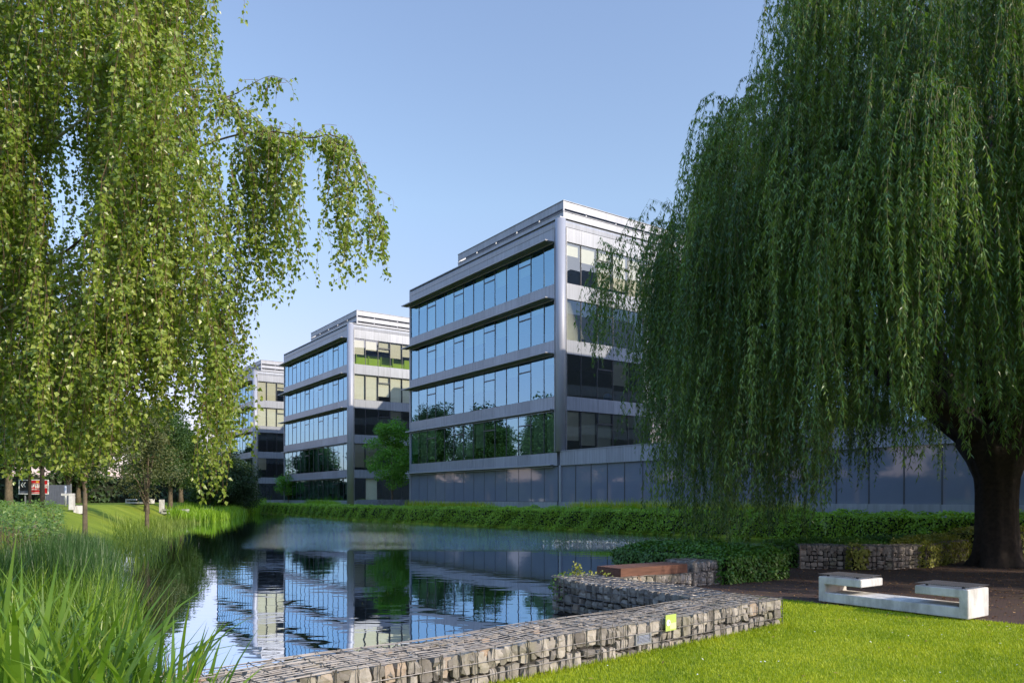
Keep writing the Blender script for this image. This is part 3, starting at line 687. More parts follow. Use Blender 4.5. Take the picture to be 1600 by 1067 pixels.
# ---------------------------------------------------------------- concrete benches
def bench(loc, rz, label, z=0.):
    root = empty('concrete_bench', (loc[0], loc[1], z), rz); tag(root, label, 'bench', 'white concrete benches')
    def body():
        # outline in (length, height): two C shapes facing each other on one beam
        o = [(0, 0), (2.28, 0), (2.28, .405), (1.55, .405), (1.55, .285), (2.16, .285), (2.16, .15), (.115, .15), (.115, .285), (.73, .285), (.73, .405), (0, .405)]
        mb = MB(); D = .62; n = len(o)
        rects = [((0, 0), (2.28, .15)), ((0, .15), (.115, .285)), ((2.165, .15), (2.28, .285)), ((0, .285), (.73, .405)), ((1.55, .285), (2.28, .405))]
        me = bpy.data.meshes.new('bench_body'); bm = bmesh.new()
        va = [bm.verts.new((x, 0, z+.03)) for x, z in o]; vb = [bm.verts.new((x, D, z+.03)) for x, z in o]
        bm.faces.new(va); bm.faces.new(vb[::-1])
        for i in range(n): bm.faces.new((va[(i+1) % n], va[i], vb[i], vb[(i+1) % n]))
        bmesh.ops.recalc_face_normals(bm, faces=bm.faces)
        bmesh.ops.bevel(bm, geom=bm.edges[:], offset=.009, segments=2, affect='EDGES')
        bm.to_mesh(me); bm.free(); me.materials.append(M['concrete']); return me
    link(bpy.data.objects.new('bench_body', cached('bb', body)), root)
    def foot():
        mb = MB(); mb.box((.25, .08, -.06), (2.0, .54, .03)); return mb.mesh('foot', M['bark_dark'])
    link(bpy.data.objects.new('foot', cached('bf', foot)), root)
    def pad():
        mb = MB()
        for i in range(23): mb.box((i*.033, 0, 0), (i*.033+.012, .60, .008))
        for j in range(17): mb.box((.012, j*.0362, .0015), (.738, j*.0362+.011, .0065))
        for x in (.1, .6):
            for y in (.1, .5): mb.box((x, y, -.030), (x+.03, y+.03, 0))
        return mb.mesh('seat_grating', M['steel'])
    for x in (-.02, 1.55): p = link(bpy.data.objects.new('seat_grating', cached('bp', pad)), root); p.location = (x, .01, .466)
    return root
# front line from A going along U1
bench((6.28, 10.4), math.atan2(U1[1], U1[0]), 'low white concrete bench with two steel grating seats at the edge of the front lawn')
# rotate: local x = U1, local +y must be U2 (away from the camera) -> mirror via the other end
b = bpy.data.objects['concrete_bench']; b.location = (6.28-.5707*2.28, 10.4+.8212*2.28, 0); b.rotation_euler = (0, 0, math.atan2(-U1[1], -U1[0]))
bench((-21.7, 38.6), 2.1, 'small pale concrete bench on the far left lawn, behind the thin young tree', float(ground_z(-22.0, 38.6)))
bench((-33.8, 66), .0, 'pale concrete bench on the far lawn, left of the white pillar', float(ground_z(-33.8, 66)))
bench((-30.9, 66.5), -.1, 'pale concrete bench on the far lawn, right of the white pillar', float(ground_z(-30.9, 66.5)))
gz = float(ground_z(-31.3, 67.5)); pc = empty('concrete_pillar', (-31.3, 67.5, gz), .2); tag(pc, 'white concrete pillar between two far benches', 'pillar')
mb = MB(); mb.box((-.18, -.25, 0), (.18, .25, 1.25)); mb.build('shaft', M['concrete'], pc, bevel=.02)
mb = MB(); mb.box((-.22, -.29, -.05), (.22, .29, .06)); mb.build('base', M['concrete'], pc, bevel=.01)
gz = float(ground_z(-22.4, 37.6)); pc = empty('concrete_stand', (-22.0, 37.6, gz), .2); tag(pc, 'tall pale concrete seat with a cantilevered top, beside the bench behind the young tree', 'seat')
mb = MB(); mb.box((.0, -.22, 0), (.16, .22, .7)); mb.build('upright', M['concrete'], pc, bevel=.01)
mb = MB(); mb.box((-.34, -.22, .7), (.16, .22, .82)); mb.build('top_slab', M['concrete'], pc, bevel=.01)

# ---------------------------------------------------------------- trees
def crown_leaves(rng, centres, rads, per, size, flat=.75, wide=.45):
    P = []; N = []
    for c, r in zip(centres, rads):
        n = int(per*r**1.6)
        d = rsphere(rng, n); rr = r*(.45+.55*rng.random(n)**.5); p = c+d*rr[:, None]*np.array([1, 1, flat])
        P.append(p); N.append(d)
    P = np.concatenate(P); N = np.concatenate(N)
    P += rng.normal(0, size*.5, P.shape)
    D = unit(rsphere(rng, len(P))+N*.7+np.array([0, 0, -.25])); Nn = unit(rsphere(rng, len(P))*.7+N*.5+np.array([0, 0, .7]))
    s = size*rng.uniform(.7, 1.3, len(P))
    return leafmesh(P, D, Nn, s, s*.62, wide)
def tree(name, x, y, H, R, trunk_h, trunk_r, label, mat, seed, per=420, size=.16, nclump=60, bark='bark', cat='tree', group=None, zg=None, shape=1.0, lean=0.0, rs=1.0):
    rng = np.random.default_rng(seed); zg = float(ground_z(x, y)) if zg is None else zg
    root = empty(name, (x, y, zg), 0); tag(root, label, cat, group)
    cz = trunk_h+(H-trunk_h)*.5; hz = (H-trunk_h)*.5
    d = rsphere(rng, nclump); q = rng.random(nclump)**.38
    C = d*q[:, None]
    C[:, 2] = C[:, 2]
    taper = 1-.35*np.clip(C[:, 2], 0, 1)*shape
    C = C*np.stack([R*.82*taper, R*.82*taper, np.full(nclump, hz*.88)], 1)+np.array([lean, 0, cz])
    rads = R*rng.uniform(.18, .38, nclump)*rs
    V, F = crown_leaves(rng, C, rads, per, size)
    npmesh('crown', V, F, M[mat], root)
    mb = MB(); top = np.array([lean*.7, 0, trunk_h+hz*1.1])
    mb.tube([(0, 0, -.15), (0.02, 0, trunk_h*.3), (lean*.2, .03, trunk_h), tuple(top)], [trunk_r*1.35, trunk_r, trunk_r*.8, trunk_r*.25], 9); mb.build('trunk', M[bark], root, smooth=True)
    for k in rng.choice(nclump, min(7, nclump), replace=False):
        t = rng.uniform(.85, 1.3)*trunk_h; s = np.array([lean*.2, 0, min(t, H*.7)]); e = C[k]
        mb = MB(); mid = (s+e)/2+np.array([0, 0, .12*R]); mb.tube([tuple(s), tuple(mid), tuple(e)], [trunk_r*.5, trunk_r*.32, trunk_r*.12], 6); mb.build('limb', M[bark], root, smooth=True)
    return root
# pale slim tree on the near left lawn
tree('lawn_tree', -15.0, 26.5, 6.2, 2.0, 2.1, .085, 'slim young tree on the left lawn, a sandy patch at its foot', 'tree_leaf_tan', 31, per=330, size=.11, nclump=34, group=None)
mb = MB(); mb.add([(-15.0+1.5*math.cos(a), 26.1+1.0*math.sin(a), float(ground_z(-15.0+1.5*math.cos(a), 26.1+1.0*math.sin(a)))+.03) for a in np.arange(0, 6.28, .4)], [tuple(range(16))])
tag(mb.build('bare_patch', M['sand']), 'bare sandy soil round the slim young tree', kind='structure')
tree('lawn_tree', -20.8, 43, 7.6, 2.5, 1.5, .12, 'small tan green tree with a short straight trunk before the far benches', 'tree_leaf_tan', 32, per=300, size=.13, nclump=70, rs=.7)
tree('dark_tree', -26.2, 41, 8.5, 3.2, 2.2, .09, 'dark trunked tree standing in front of the left half of the billboard', 'tree_leaf_dark', 33, per=260, size=.18, nclump=50, bark='bark_dark')
tree('dark_tree', -24.9, 40, 8.0, 3.0, 2.2, .13, 'dark trunked tree standing in front of the right half of the billboard', 'tree_leaf_dark', 34, per=260, size=.18, nclump=50, bark='bark_dark')
tree('green_tree', -30.0, 62, 9.5, 3.6, 2.2, .2, 'mid green round tree just behind the small tan tree', 'tree_leaf', 35, per=300, size=.2, nclump=60)
tree('green_tree', -33.5, 74, 11.5, 4.2, 2.2, .24, 'bright green bushy tree behind the white flowering shrub', 'tree_leaf', 36, per=280, size=.22, nclump=60)
tree('green_tree', -33.8, 84, 7.5, 2.8, 1.8, .16, 'smaller leafy green tree left of the broad dark shrub', 'tree_leaf', 37, per=300, size=.18, nclump=45)
tree('round_shrub', -34.2, 90, 8.6, 4.6, .8, .16, 'broad dark green shrub tree in front of the farthest block', 'tree_leaf_dark', 38, per=300, size=.2, nclump=70, cat='shrub', shape=.6)
tree('maple_tree', -12.0, 75.5, 9.4, 3.1, 1.2, .12, 'fresh green young maple growing between the nearest and the middle block', 'maple_leaf', 39, per=330, size=.2, nclump=80, zg=.9, shape=1.5, rs=.66)
tree('small_shrub', -30.5, 103, 5.2, 1.9, .8, .08, 'small green shrub between the middle and the farthest block', 'maple_leaf', 40, per=300, size=.2, nclump=26, cat='shrub')
tree('white_flower_shrub', -29.5, 72.5, 1.9, 2.4, .25, .05, 'low dark shrub dotted with white flowers on the far lawn', 'tree_leaf_dark', 41, per=420, size=.12, nclump=36, cat='shrub', shape=.3)
rng = np.random.default_rng(77); P = rsphere(rng, 260)*np.array([2.3, 1.6, .95])+np.array([0, 0, .95]); P = P[P[:, 2] > .4]
V, F = leafmesh(P, rsphere(rng, len(P)), rsphere(rng, len(P)), .14, .13, .5); npmesh('blossom', V, F, M['petal'], bpy.data.objects['white_flower_shrub'])
far = [(-52, 58, 15, 5.2), (-60, 74, 17, 6), (-47, 80, 14.5, 5.0), (-54, 94, 12, 5), (-43, 98, 9, 3.8), (-50, 112, 10, 4.4), (-66, 98, 18, 6.5), (-40, 60, 10, 3.6), (-70, 52, 16, 6), (-58, 44, 14, 5), (-44, 46, 11.5, 4.2), (-72, 78, 17, 6), (-46, 130, 10, 4.5), (-58, 130, 12, 5), (-68, 34, 15, 5.5), (-80, 64, 17, 6.2), (-43, 31, 13, 5), (-41, 20, 14, 5), (-43, 9, 13, 5), (-40, -2, 14, 5.4)]
DESC = ['tall dark background tree straight behind the billboard', 'tall rounded background tree far left of the farthest block', 'mid height background tree left of the broad dark shrub', 'tall background tree behind the farthest lawn', 'lower background tree close to the farthest block', 'background tree at the left shoulder of the farthest block', 'very tall background tree behind the far left lawn', 'small background tree right of the grey fence', 'tall background tree at the far left edge', 'background tree left of the billboard', 'background tree rising above the grey fence', 'tall background tree hidden behind the birch', 'background tree beyond the farthest block', 'large background tree beyond the broad dark shrub', 'background tree at the left end of the tree row', 'tall dark background tree at the outer left', 'background tree mirrored in the podium glass near the willow', 'background tree mirrored in the podium glass left of the trunk', 'background tree mirrored in the podium glass at the trunk', 'background tree mirrored in the last podium panels']
for k, (x, y, H, R) in enumerate(far):
    tree('background_tree', x, y, H, R, 2.4, .3, DESC[k], ('tree_leaf_dark', 'tree_leaf')[k % 2], 50+k, per=150, size=.34, nclump=60, group='trees along the left edge of the park', zg=1.1)

r = None
# ---------------------------------------------------------------- strips of hanging foliage: shared by birch and willow
def strands(rng, S, L, k=7, sway=.10, out=None, arch=.0):
    """S (n,3) starts, L (n,) lengths -> paths (n,k,3) that hang down; out (n,2) gives the first outward reach"""
    n = len(S); t = np.linspace(0, 1, k)[None, :, None]
    o = rng.normal(0, 1, (n, 2)); o = o/np.linalg.norm(o, axis=1, keepdims=True) if out is None else out
    reach = np.abs(rng.normal(.10, .08, n))[:, None, None] if out is None else arch
    P = np.zeros((n, k, 3)); P[:] = S[:, None, :]
    P[:, :, :2] += (o[:, None, :]*reach)*(1-np.exp(-4*t))
    P[:, :, 2] -= (L[:, None]*(t[..., 0]**1.12))
    ph = rng.uniform(0, 6.28, (n, 1, 2)); P[:, :, :2] += np.sin(ph+t*rng.uniform(1.5, 4, (n, 1, 2)))*sway*t*L[:, None, None]*.35
    return P
def along(P, cnt, rng):
    """random points along each path: positions, tangents, index"""
    n, k, _ = P.shape; idx = np.repeat(np.arange(n), cnt); t = rng.random(len(idx))*(k-1.001); i = t.astype(int); f = (t-i)[:, None]
    a = P[idx, i]; b = P[idx, i+1]; return a*(1-f)+b*f, unit(b-a), idx
cx_ = lambda x, d: (x-800)/1180*d
cz_ = lambda y, d: 1.7+(778-y)/1180*d

# ---------------------------------------------------------------- the silver birch, front left
rng = np.random.default_rng(101)
birch = empty('birch_tree', (-8.6, 8.6, 0)); tag(birch, 'weeping silver birch hanging in from the left with small heart shaped leaves', 'tree')
def smooth(q, m=4):
    q = [np.array(p, float) for p in q]; out = []
    for i in range(len(q)-1):
        a, b, c, d = q[max(i-1, 0)], q[i], q[i+1], q[min(i+2, len(q)-1)]
        for t in np.arange(m)/m: out.append(tuple(.5*(2*b+(c-a)*t+(2*a-5*b+4*c-d)*t*t+(3*b-a-3*c+d)*t**3)))
    return out+[tuple(q[-1])]
def B(pts): return smooth([(cx_(x, d)+8.6, d-8.6, cz_(y, d)) for x, y, d in pts])
mb = MB(); mb.tube([(0, 0, -.1), (0.1, 0, 2.5), (.3, .1, 6), (.5, 0, 11)], [.24, .2, .16, .08], 12); mb.build('trunk', M['birch_bark'], birch, smooth=True)
LIMBS = [([(-230, 420, 8.6), (0, 290, 8.2), (82, 222, 7.9), (142, 180, 7.8), (200, 160, 7.8), (262, 145, 7.8), (320, 142, 7.8), (375, 168, 7.8), (425, 212, 7.7)], .020, 'birch_bark'),
         ([(-230, 560, 8.6), (60, 420, 8.0), (200, 310, 7.6), (262, 255, 7.5), (305, 232, 7.5), (375, 210, 7.5), (430, 206, 7.5), (480, 216, 7.5), (515, 211, 7.5), (545, 226, 7.5), (565, 262, 7.5), (580, 310, 7.5)], .014, 'bark'),
         ([(345, 155, 7.8), (372, 145, 7.8), (400, 128, 7.8), (425, 119, 7.8), (452, 128, 7.8)], .005, 'bark'),
         ([(200, 310, 7.6), (270, 276, 7.2), (300, 290, 7.1), (330, 318, 7.0)], .009, 'bark'),
         ([(-230, 120, 8.6), (0, 40, 8), (120, -20, 7.6), (240, -60, 7.4), (300, -40, 7.4), (340, 0, 7.4)], .03, 'birch_bark'),
         ([(-230, 650, 8.4), (-20, 500, 7.4), (120, 440, 7.0), (230, 430, 6.9), (320, 470, 6.9)], .022, 'birch_bark'),
         ([(-200, 300, 8.6), (20, 120, 9.2), (120, 60, 9.6), (230, 50, 9.6), (290, 90, 9.6)], .022, 'bark')]
for pts, r, bk in LIMBS:
    mb = MB(); q = B(pts); n = len(q); mb.tube(q, [r*(1-.8*i/(n-1)) for i in range(n)], 7); mb.build('limb', M[bk], birch, smooth=True)
def bot(x):
    return np.interp(x, [-300, 0, 120, 190, 215, 255, 290, 305, 322, 335, 345, 365, 388, 396, 400, 440, 470, 520, 560, 592], [760, 752, 748, 742, 715, 690, 660, 700, 800, 790, 730, 720, 700, 560, 470, 470, 440, 470, 420, 400])
def top(x):
    return np.interp(x, [-300, 318, 330, 345, 375, 430, 515, 545, 570, 590], [-200, -200, -60, 150, 170, 208, 212, 226, 262, 330])
S = []; L = []
def addstr(n, x0, x1, d0, d1, tiers, lmin, lmax, thin=1.0):
    # twigs grow in sprays: a handful leave the limb together
    m = max(1, n//12)
    for c in range(m):
        xc = rng.uniform(x0, x1); dc = rng.uniform(d0, d1); f = rng.random()
        for q in range(12):
            x = xc+rng.normal(0, 11); x = min(x, 590); d = dc+rng.normal(0, .10)
            yt, yb = top(x), bot(x)
            l = rng.uniform(lmin, lmax)*1180/d
            ys = yt if tiers else yt+(yb-yt-l)*f if yb-yt > l else yt
            ys += rng.normal(0, 14) if not tiers else abs(rng.normal(0, 5))
            ye = min(ys+l, yb+rng.normal(0, 12))
            if ye-ys < 15: continue
            S.append((cx_(x, d)+8.6, d-8.6, cz_(ys, d))); L.append((ye-ys)/1180*d)
addstr(1750, -160, 318, 6.5, 8.2, False, .7, 1.5)
addstr(1150, -160, 365, 7.6, 10.2, False, .8, 1.8)
addstr(250, 200, 390, 6.8, 8.4, False, .6, 1.3)
addstr(46, 345, 470, 7.2, 8.0, True, .7, 1.9)
addstr(36, 400, 470, 7.4, 7.6, True, 1.1, 1.75)
addstr(54, 478, 592, 7.3, 7.7, True, .7, 1.6)
addstr(24, 312, 338, 6.7, 6.9, False, .8, 1.3)
addstr(18, 378, 392, 7.4, 7.8, False, .8, 1.3)
# short leafy shoots all along the outer limbs
for q in range(150):
    x = rng.uniform(318, 588); y = top(x)+rng.normal(-2, 7) if x > 345 else 145+rng.normal(0, 8)
    S.append((cx_(x, 7.55)+8.6, 7.55-8.6+rng.normal(0, .05), cz_(y, 7.55))); L.append(rng.uniform(.06, .26))
for q in range(22):
    t_ = rng.random(); x = 348+104*t_; y = np.interp(x, [345, 372, 400, 425, 452], [155, 145, 128, 119, 128])+rng.normal(0, 2)
    S.append((cx_(x, 7.8)+8.6, 7.8-8.6, cz_(y, 7.8))); L.append(rng.uniform(.05, .3))
# the thin twigs of the high sub-branch and two sprigs coming in at the top edge
for x, ys, ye in ((372, 145, 180), (400, 130, 168), (418, 120, 172), (432, 120, 160), (440, 124, 150), (452, 128, 136), (372, -20, 36), (330, -40, 112), (310, -40, 100), (302, -40, 130), (322, -40, 70)):
    S.append((cx_(x, 7.8)+8.6, 7.8-8.6, cz_(ys, 7.8))); L.append((ye-ys)/1180*7.8)
S = np.array(S); L = np.array(L)
P = strands(rng, S, L, 7, .26)
V, F = tubes(P, np.linspace(.0022, .0009, 7)[None, :].repeat(len(P), 0), 3)
npmesh('twigs', V, F, M['twig'], birch)
cnt = np.maximum(3, (L*42).astype(int)); p, t, idx = along(P, cnt, rng)
side = rng.normal(size=(len(p), 3))*np.array([1, 1, .35]); D = unit(side*.75+np.array([0, 0, -.75])+t*.2); p = p+unit(side)*rng.uniform(.004, .035, (len(p), 1))
N = unit(rng.normal(size=(len(p), 3))+np.array([.55, -.6, .45])); sz = rng.uniform(.034, .058, len(p))
V, F = leafmesh(p, D, N, sz, sz*.80, .33, .16); npmesh('foliage', V, F, M['birch_leaf'], birch)

# ---------------------------------------------------------------- the weeping willow, right
rng = np.random.default_rng(202)
WX, WY = 12.0, 18.7
wil = empty('willow_tree', (WX, WY, 0)); tag(wil, 'huge weeping willow with a thick dark trunk and curtains of hanging twigs', 'tree')
def spine(pts, r, name, sides=12, wob=0):
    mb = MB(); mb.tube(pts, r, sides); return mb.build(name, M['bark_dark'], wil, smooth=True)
# trunk with ridges and root flare
th = np.linspace(0, 2*np.pi, 40, endpoint=False); zz = np.array([-.1, .08, .3, .7, 1.2, 1.8, 2.2, 2.6, 3.0, 3.5]); rr = np.array([.72, .60, .52, .47, .45, .45, .48, .58, .72, .6])
V = []
for z, r in zip(zz, rr):
    q = r*(1+.05*np.sin(th*9+z*.8)+.035*np.sin(th*17-z*2)+rng.normal(0, .012, 40)); fl = max(0, .4-z)*.35; q = q*(1+fl*np.sin(th*5+1))
    V.append(np.stack([q*np.cos(th)*(1.0 if z < 2.3 else 1+.25*(z-2.3)), q*np.sin(th), np.full(40, z)], 1))
V = np.concatenate(V); i = (np.arange(len(zz)-1)[:, None]*40+np.arange(40)[None]); j = np.arange(len(zz)-1)[:, None]*40+(np.arange(40)[None]+1) % 40
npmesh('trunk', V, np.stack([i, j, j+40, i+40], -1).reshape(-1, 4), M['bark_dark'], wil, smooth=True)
BIG = [[(-.3, 0, 2.7), (-.9, .2, 4.2), (-1.7, .8, 6.6), (-2.6, .9, 8.8), (-3.4, .8, 10.2)], [(.35, 0, 2.8), (1.2, .3, 4.6), (2.4, .8, 8), (3.6, 1, 11.5)], [(0, .1, 3.0), (-.1, .4, 6), (.3, .8, 10), (.2, .6, 14)],
       [(0, -.3, 3), (-.6, -2.0, 5.2), (-1.2, -4.2, 8), (-1.5, -5.6, 10)], [(-.2, .3, 3), (-2, 2.4, 5.5), (-4.4, 3.8, 8.5)], [(-.5, -.1, 3.2), (-3.2, -.5, 5.2), (-5.4, .2, 7.2), (-6.8, .8, 8.2)], [(.3, -.2, 3), (2, -2.6, 5.6), (4, -4.4, 8.4)]]
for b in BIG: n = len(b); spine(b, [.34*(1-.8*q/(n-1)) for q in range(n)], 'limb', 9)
def dome(r): return 16.6-(r/8.0)**2.5*5.1
S = []; L = []; OUT = []; CL = []
def cluster(x, y, ztop, zlow, n, spread=.22, lmin=2.2, lmax=4.6):
    o = np.array([x, y]); o = o/max(.3, np.linalg.norm(o)); zc = ztop
    for q in range(n):
        sx, sy = rng.normal(0, spread, 2); l = rng.uniform(lmin, lmax); l = min(l, zc-zlow+rng.normal(0, .25))
        if l < .5: continue
        S.append((x+sx-o[0]*.3, y+sy-o[1]*.3, zc+rng.normal(0, .18))); L.append(l); OUT.append(o+rng.normal(0, .35, 2)); CL.append(len(CL)//n)
def low(x, y):
    """height above the ground where the curtain ends, by plan position"""
    px = 800+1180*(WX+x)/(WY+y)
    return np.interp(px, [900, 985, 1015, 1050, 1070, 1225, 1250, 1290, 1320, 1480, 1620, 1800], [7.2, 4.6, 3.2, 1.0, .55, .5, .9, 1.7, 2.45, 2.6, 2.5, 1.8])
ncl = 0
def inside(x, y, z):
    X_, Y_ = WX+x, WY+y; px = 800+1180*X_/Y_; py = 778-1180*(z-1.7)/Y_
    lim = np.interp(py, [-60, 0, 100, 140, 180, 330, 345, 560, 700, 850], [1225, 1215, 1155, 1115, 1072, 1080, 1010, 1020, 1025, 1070])
    return px > lim+2+rng.normal(0, 6)
while ncl < 830:
    a = rng.uniform(0, 2*np.pi); r = 8.9*math.sqrt(rng.uniform(.03, 1)) if rng.random() < .42 else rng.uniform(6.6, 9.0)
    x, y = r*math.cos(a), r*math.sin(a)*.9
    if y > 3 and rng.random() < (.5 if x > -2 else .12): continue          # fewer at the back
    zl = low(x, y); zl += rng.exponential(.75)+(1.9 if zl < 1.2 and rng.random() < .5 else 0); zt = dome(min(r, 8.0)) if r <= 8.0 else 10.2-(r-8)*1.6
    # tiers from the skirt to the dome
    f = rng.random()
    z = zl+1.6+(zt-zl-1.6)*f**.9
    z = min(z, zt)
    if not inside(x, y, z): continue
    cluster(x, y, z, zl, 13, .09+.09*rng.random()); ncl += 1
# dome cap tufts
for q in range(230):
    a = rng.uniform(0, 2*np.pi); r = 8.3*math.sqrt(rng.random()); x, y = r*math.cos(a), r*math.sin(a)*.9
    if not inside(x, y, dome(r)): continue
    cluster(x, y, dome(r)+rng.normal(.1, .3), 2, 8, .22, 1.2, 3.4)
# fuller tresses on the far left side of the crown
for q in range(90):
    x = rng.uniform(-7.2, -1.5); y = rng.uniform(2.2, 6.5); r = math.hypot(x, y/.9)
    if r > 8.0: continue
    z = dome(r)-rng.uniform(0, 6.5)
    if inside(x, y, z): cluster(x, y, z, 1.6+rng.exponential(.8), 12, .16, 2.2, 4.6)
for q in range(70):
    x = rng.uniform(-3, 4.5); y = rng.uniform(-2, 4); cluster(x, y, rng.uniform(9.5, 14.5), 2.5, 12, .16, 2.4, 4.8)
# low left shoulder in front of the nearest block
for q in range(24):
    x = rng.uniform(-9.9, -7.3); y = rng.uniform(-.6, 3.0); zt = np.interp(x, [-9.9, -9.2, -8.4, -7.3], [7.9, 9.0, 9.3, 9.2]); zl = np.interp(x, [-9.9, -9.4, -8.8, -8.2, -7.3], [6.2, 5.2, 4.2, 2.6, 1.2])
    cluster(x, y, zt-abs(rng.normal(0, 1.2)), zl, 8, .15, 1.2, 3.2)
S = np.array(S); L = np.array(L); OUT = np.array(OUT)
P = strands(rng, S, L, 8, .17, OUT/np.maximum(.5, np.linalg.norm(OUT, axis=1, keepdims=True)), np.abs(rng.normal(.42, .25, len(S)))[:, None, None])
# the first stretch arches up before it falls
P[:, 1, 2] += .12; P[:, 0, 2] -= .22
V, F = tubes(P, np.linspace(.0032, .0012, 8)[None, :].repeat(len(P), 0), 3); npmesh('twigs', V, F, M['willow_twig'], wil)
cnt = np.maximum(4, (L*30).astype(int)); p, t, idx = along(P, cnt, rng)
side = rng.normal(size=(len(p), 3))*np.array([1, 1, .2]); D = unit(unit(side)*rng.uniform(.35, .9, (len(p), 1))+np.array([0, 0, -.95]))
N = unit(side+rng.normal(size=(len(p), 3))*.7+np.array([0, 0, .5])); sz = rng.uniform(.09, .15, len(p))
V, F = leafmesh(p, D, N, sz, sz*.22, .38, .2); npmesh('foliage', V, F, M['willow_leaf'], wil)
print('WILLOW leaves', len(p), 'strands', len(S))

# ---------------------------------------------------------------- hedges and ivy
def surf_leaves(rng, P, N, size, asp=.8, droop=.5, jit=.4):
    D = unit(np.cross(N, rsphere(rng, len(P)))+np.array([0, 0, -droop])+N*.35); Nn = unit(N+rng.normal(0, jit, P.shape)+np.array([0, 0, .35]))
    s = size*rng.uniform(.65, 1.3, len(P)); return leafmesh(P, D, Nn, s, s*asp, .42)
def boxhedge(name, line, wd, z0, z1, label, mat, dens, size, seed, cat='hedge', group=None, lump=.08, top_z=None):
    """a hedge following a ground line; the pond side lies to the right of travel"""
    rng = np.random.default_rng(seed); root = empty(name, (line[0][0], line[0][1], 0)); tag(root, label, cat, group)
    o3 = np.array([line[0][0], line[0][1], 0]); VV = []; FF = []; off = 0; mb = MB()
    for a, b in zip(line, line[1:]):
        a = np.array(a); b = np.array(b); d = b-a; Ls = np.linalg.norm(d); d = d/Ls; n = np.array([d[1], -d[0]])
        H = z1-z0; per = (H*2+wd); c = int(dens*Ls*per); s = rng.random(c)*Ls; u = rng.random(c)*per
        P = np.zeros((c, 3)); N = np.zeros((c, 3))
        fr = u < H; bk = (u >= H) & (u < 2*H); tp = u >= 2*H
        w_ = np.where(fr, wd/2, np.where(bk, -wd/2, u-2*H-wd/2)); hz = np.where(fr, u, np.where(bk, u-H, H))
        nz = np.where(tp, 1, .15); nn = np.where(fr, 1, np.where(bk, -1, 0))+np.where(tp, (w_/wd)*1.2, 0)
        hz = hz-np.where(tp, (np.abs(w_)/wd*2)**4*.12*H, 0); w_ = w_*(1-.10*((hz/H)**3))
        q = a[None]+d[None]*s[:, None]+n[None]*w_[:, None]
        N[:, :2] = n[None]*nn[:, None]; N[:, 2] = nz; N = unit(N)
        bump = np.sin(q[:, 0]*2.1+q[:, 1]*1.3)*np.sin(q[:, 1]*2.7-q[:, 0]*.9+hz*3)+.6*np.sin(q[:, 0]*5.3)*np.sin(q[:, 1]*4.7+hz*6)
        P[:, :2] = q; P[:, 2] = z0+hz; P += N*(bump*lump+rng.normal(0, size*.45, c)+.03)[:, None]
        V, F = surf_leaves(rng, P-o3, N, size); VV.append(V); FF.append(F+off); off += len(V)
        e = .12
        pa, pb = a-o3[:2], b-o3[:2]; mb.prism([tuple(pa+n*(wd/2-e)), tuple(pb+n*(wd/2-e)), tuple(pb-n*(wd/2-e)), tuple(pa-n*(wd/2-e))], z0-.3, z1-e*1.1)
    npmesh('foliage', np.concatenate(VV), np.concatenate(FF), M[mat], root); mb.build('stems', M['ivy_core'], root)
    return root
# FAR line runs right to left: travel it left to right so that the pond lies on the right hand side
fl = FAR[::-1]
def offs(line, k):
    out = []
    for i, p in enumerate(line):
        a = np.array(line[max(i-1, 0)]); b = np.array(line[min(i+1, len(line)-1)]); d = (b-a)/np.linalg.norm(b-a); out.append((p[0]-d[1]*k, p[1]+d[0]*k))
    return out
h1 = offs(fl[:5], .75); h2 = offs(fl[4:], .75)
boxhedge('pond_hedge', h1, 1.2, -.28, 1.0, 'clipped bright green hedge along the far pond bank, below the middle block', 'hedge_leaf', 240, .12, 301, group='hedges along the far bank')
boxhedge('pond_hedge', h2, 1.3, -.28, 1.02, 'leafy green hedge below the long podium, running behind the willow', 'hedge_leaf', 360, .105, 302, group='hedges along the far bank', lump=.12)
# ivy block beside the stone stub
rng = np.random.default_rng(303)
ib = empty('ivy_block', (4.15, 14.75, 0), TH); tag(ib, 'dense green ivy mound covering a low block between the stub wall and the willow', 'ivy')
def ivy_mound(root, X, Y, H, n, size, mat, seed, z0=0, prof=None):
    rng = np.random.default_rng(seed); A = [X*H, X*H, Y*H, Y*H, X*Y*1.1]; A = np.array(A)/sum(A); k = rng.choice(5, n, p=A)
    a, b = rng.random(n), rng.random(n); P = np.zeros((n, 3)); N = np.zeros((n, 3))
    for f, (fx, fy, fz, nn) in enumerate(((a*X, 0*a, b*H, (0, -1, .25)), (a*X, 0*a+Y, b*H, (0, 1, .25)), (0*a, a*Y, b*H, (-1, 0, .25)), (0*a+X, a*Y, b*H, (1, 0, .25)), (a*X, b*Y, 0*a+H, (0, 0, 1)))):
        m = k == f; P[m] = np.stack([fx, fy, fz], 1)[m]; N[m] = nn
    N = unit(N); c = np.array([X/2, Y/2, 0])
    rel = (P-c)/np.array([X/2, Y/2, H]); rnd = np.clip(np.abs(rel[:, 0]), 0, 1)**6+np.clip(np.abs(rel[:, 1]), 0, 1)**6
    P[:, 2] -= .16*H*np.clip(rnd, 0, 1)*(rel[:, 2] > .8)
    bmp = np.sin(P[:, 0]*4.1+P[:, 1]*2.3)*np.sin(P[:, 1]*4.7-P[:, 0]*1.9+P[:, 2]*6)+.6*np.sin(P[:, 0]*9.3+P[:, 2]*7)*np.sin(P[:, 1]*8.7+P[:, 2]*9)
    P += N*(bmp*.045+rng.normal(0, size*.5, n)+.02)[:, None]; P[:, 2] += z0
    V, F = surf_leaves(rng, P, N, size, .8, .8); npmesh('foliage', V, F, M[mat], root)
    mb = MB(); mb.box((.08, .08, z0-.3), (X-.08, Y-.08, z0+H-.14)); mb.build('stems', M['ivy_core'], root)
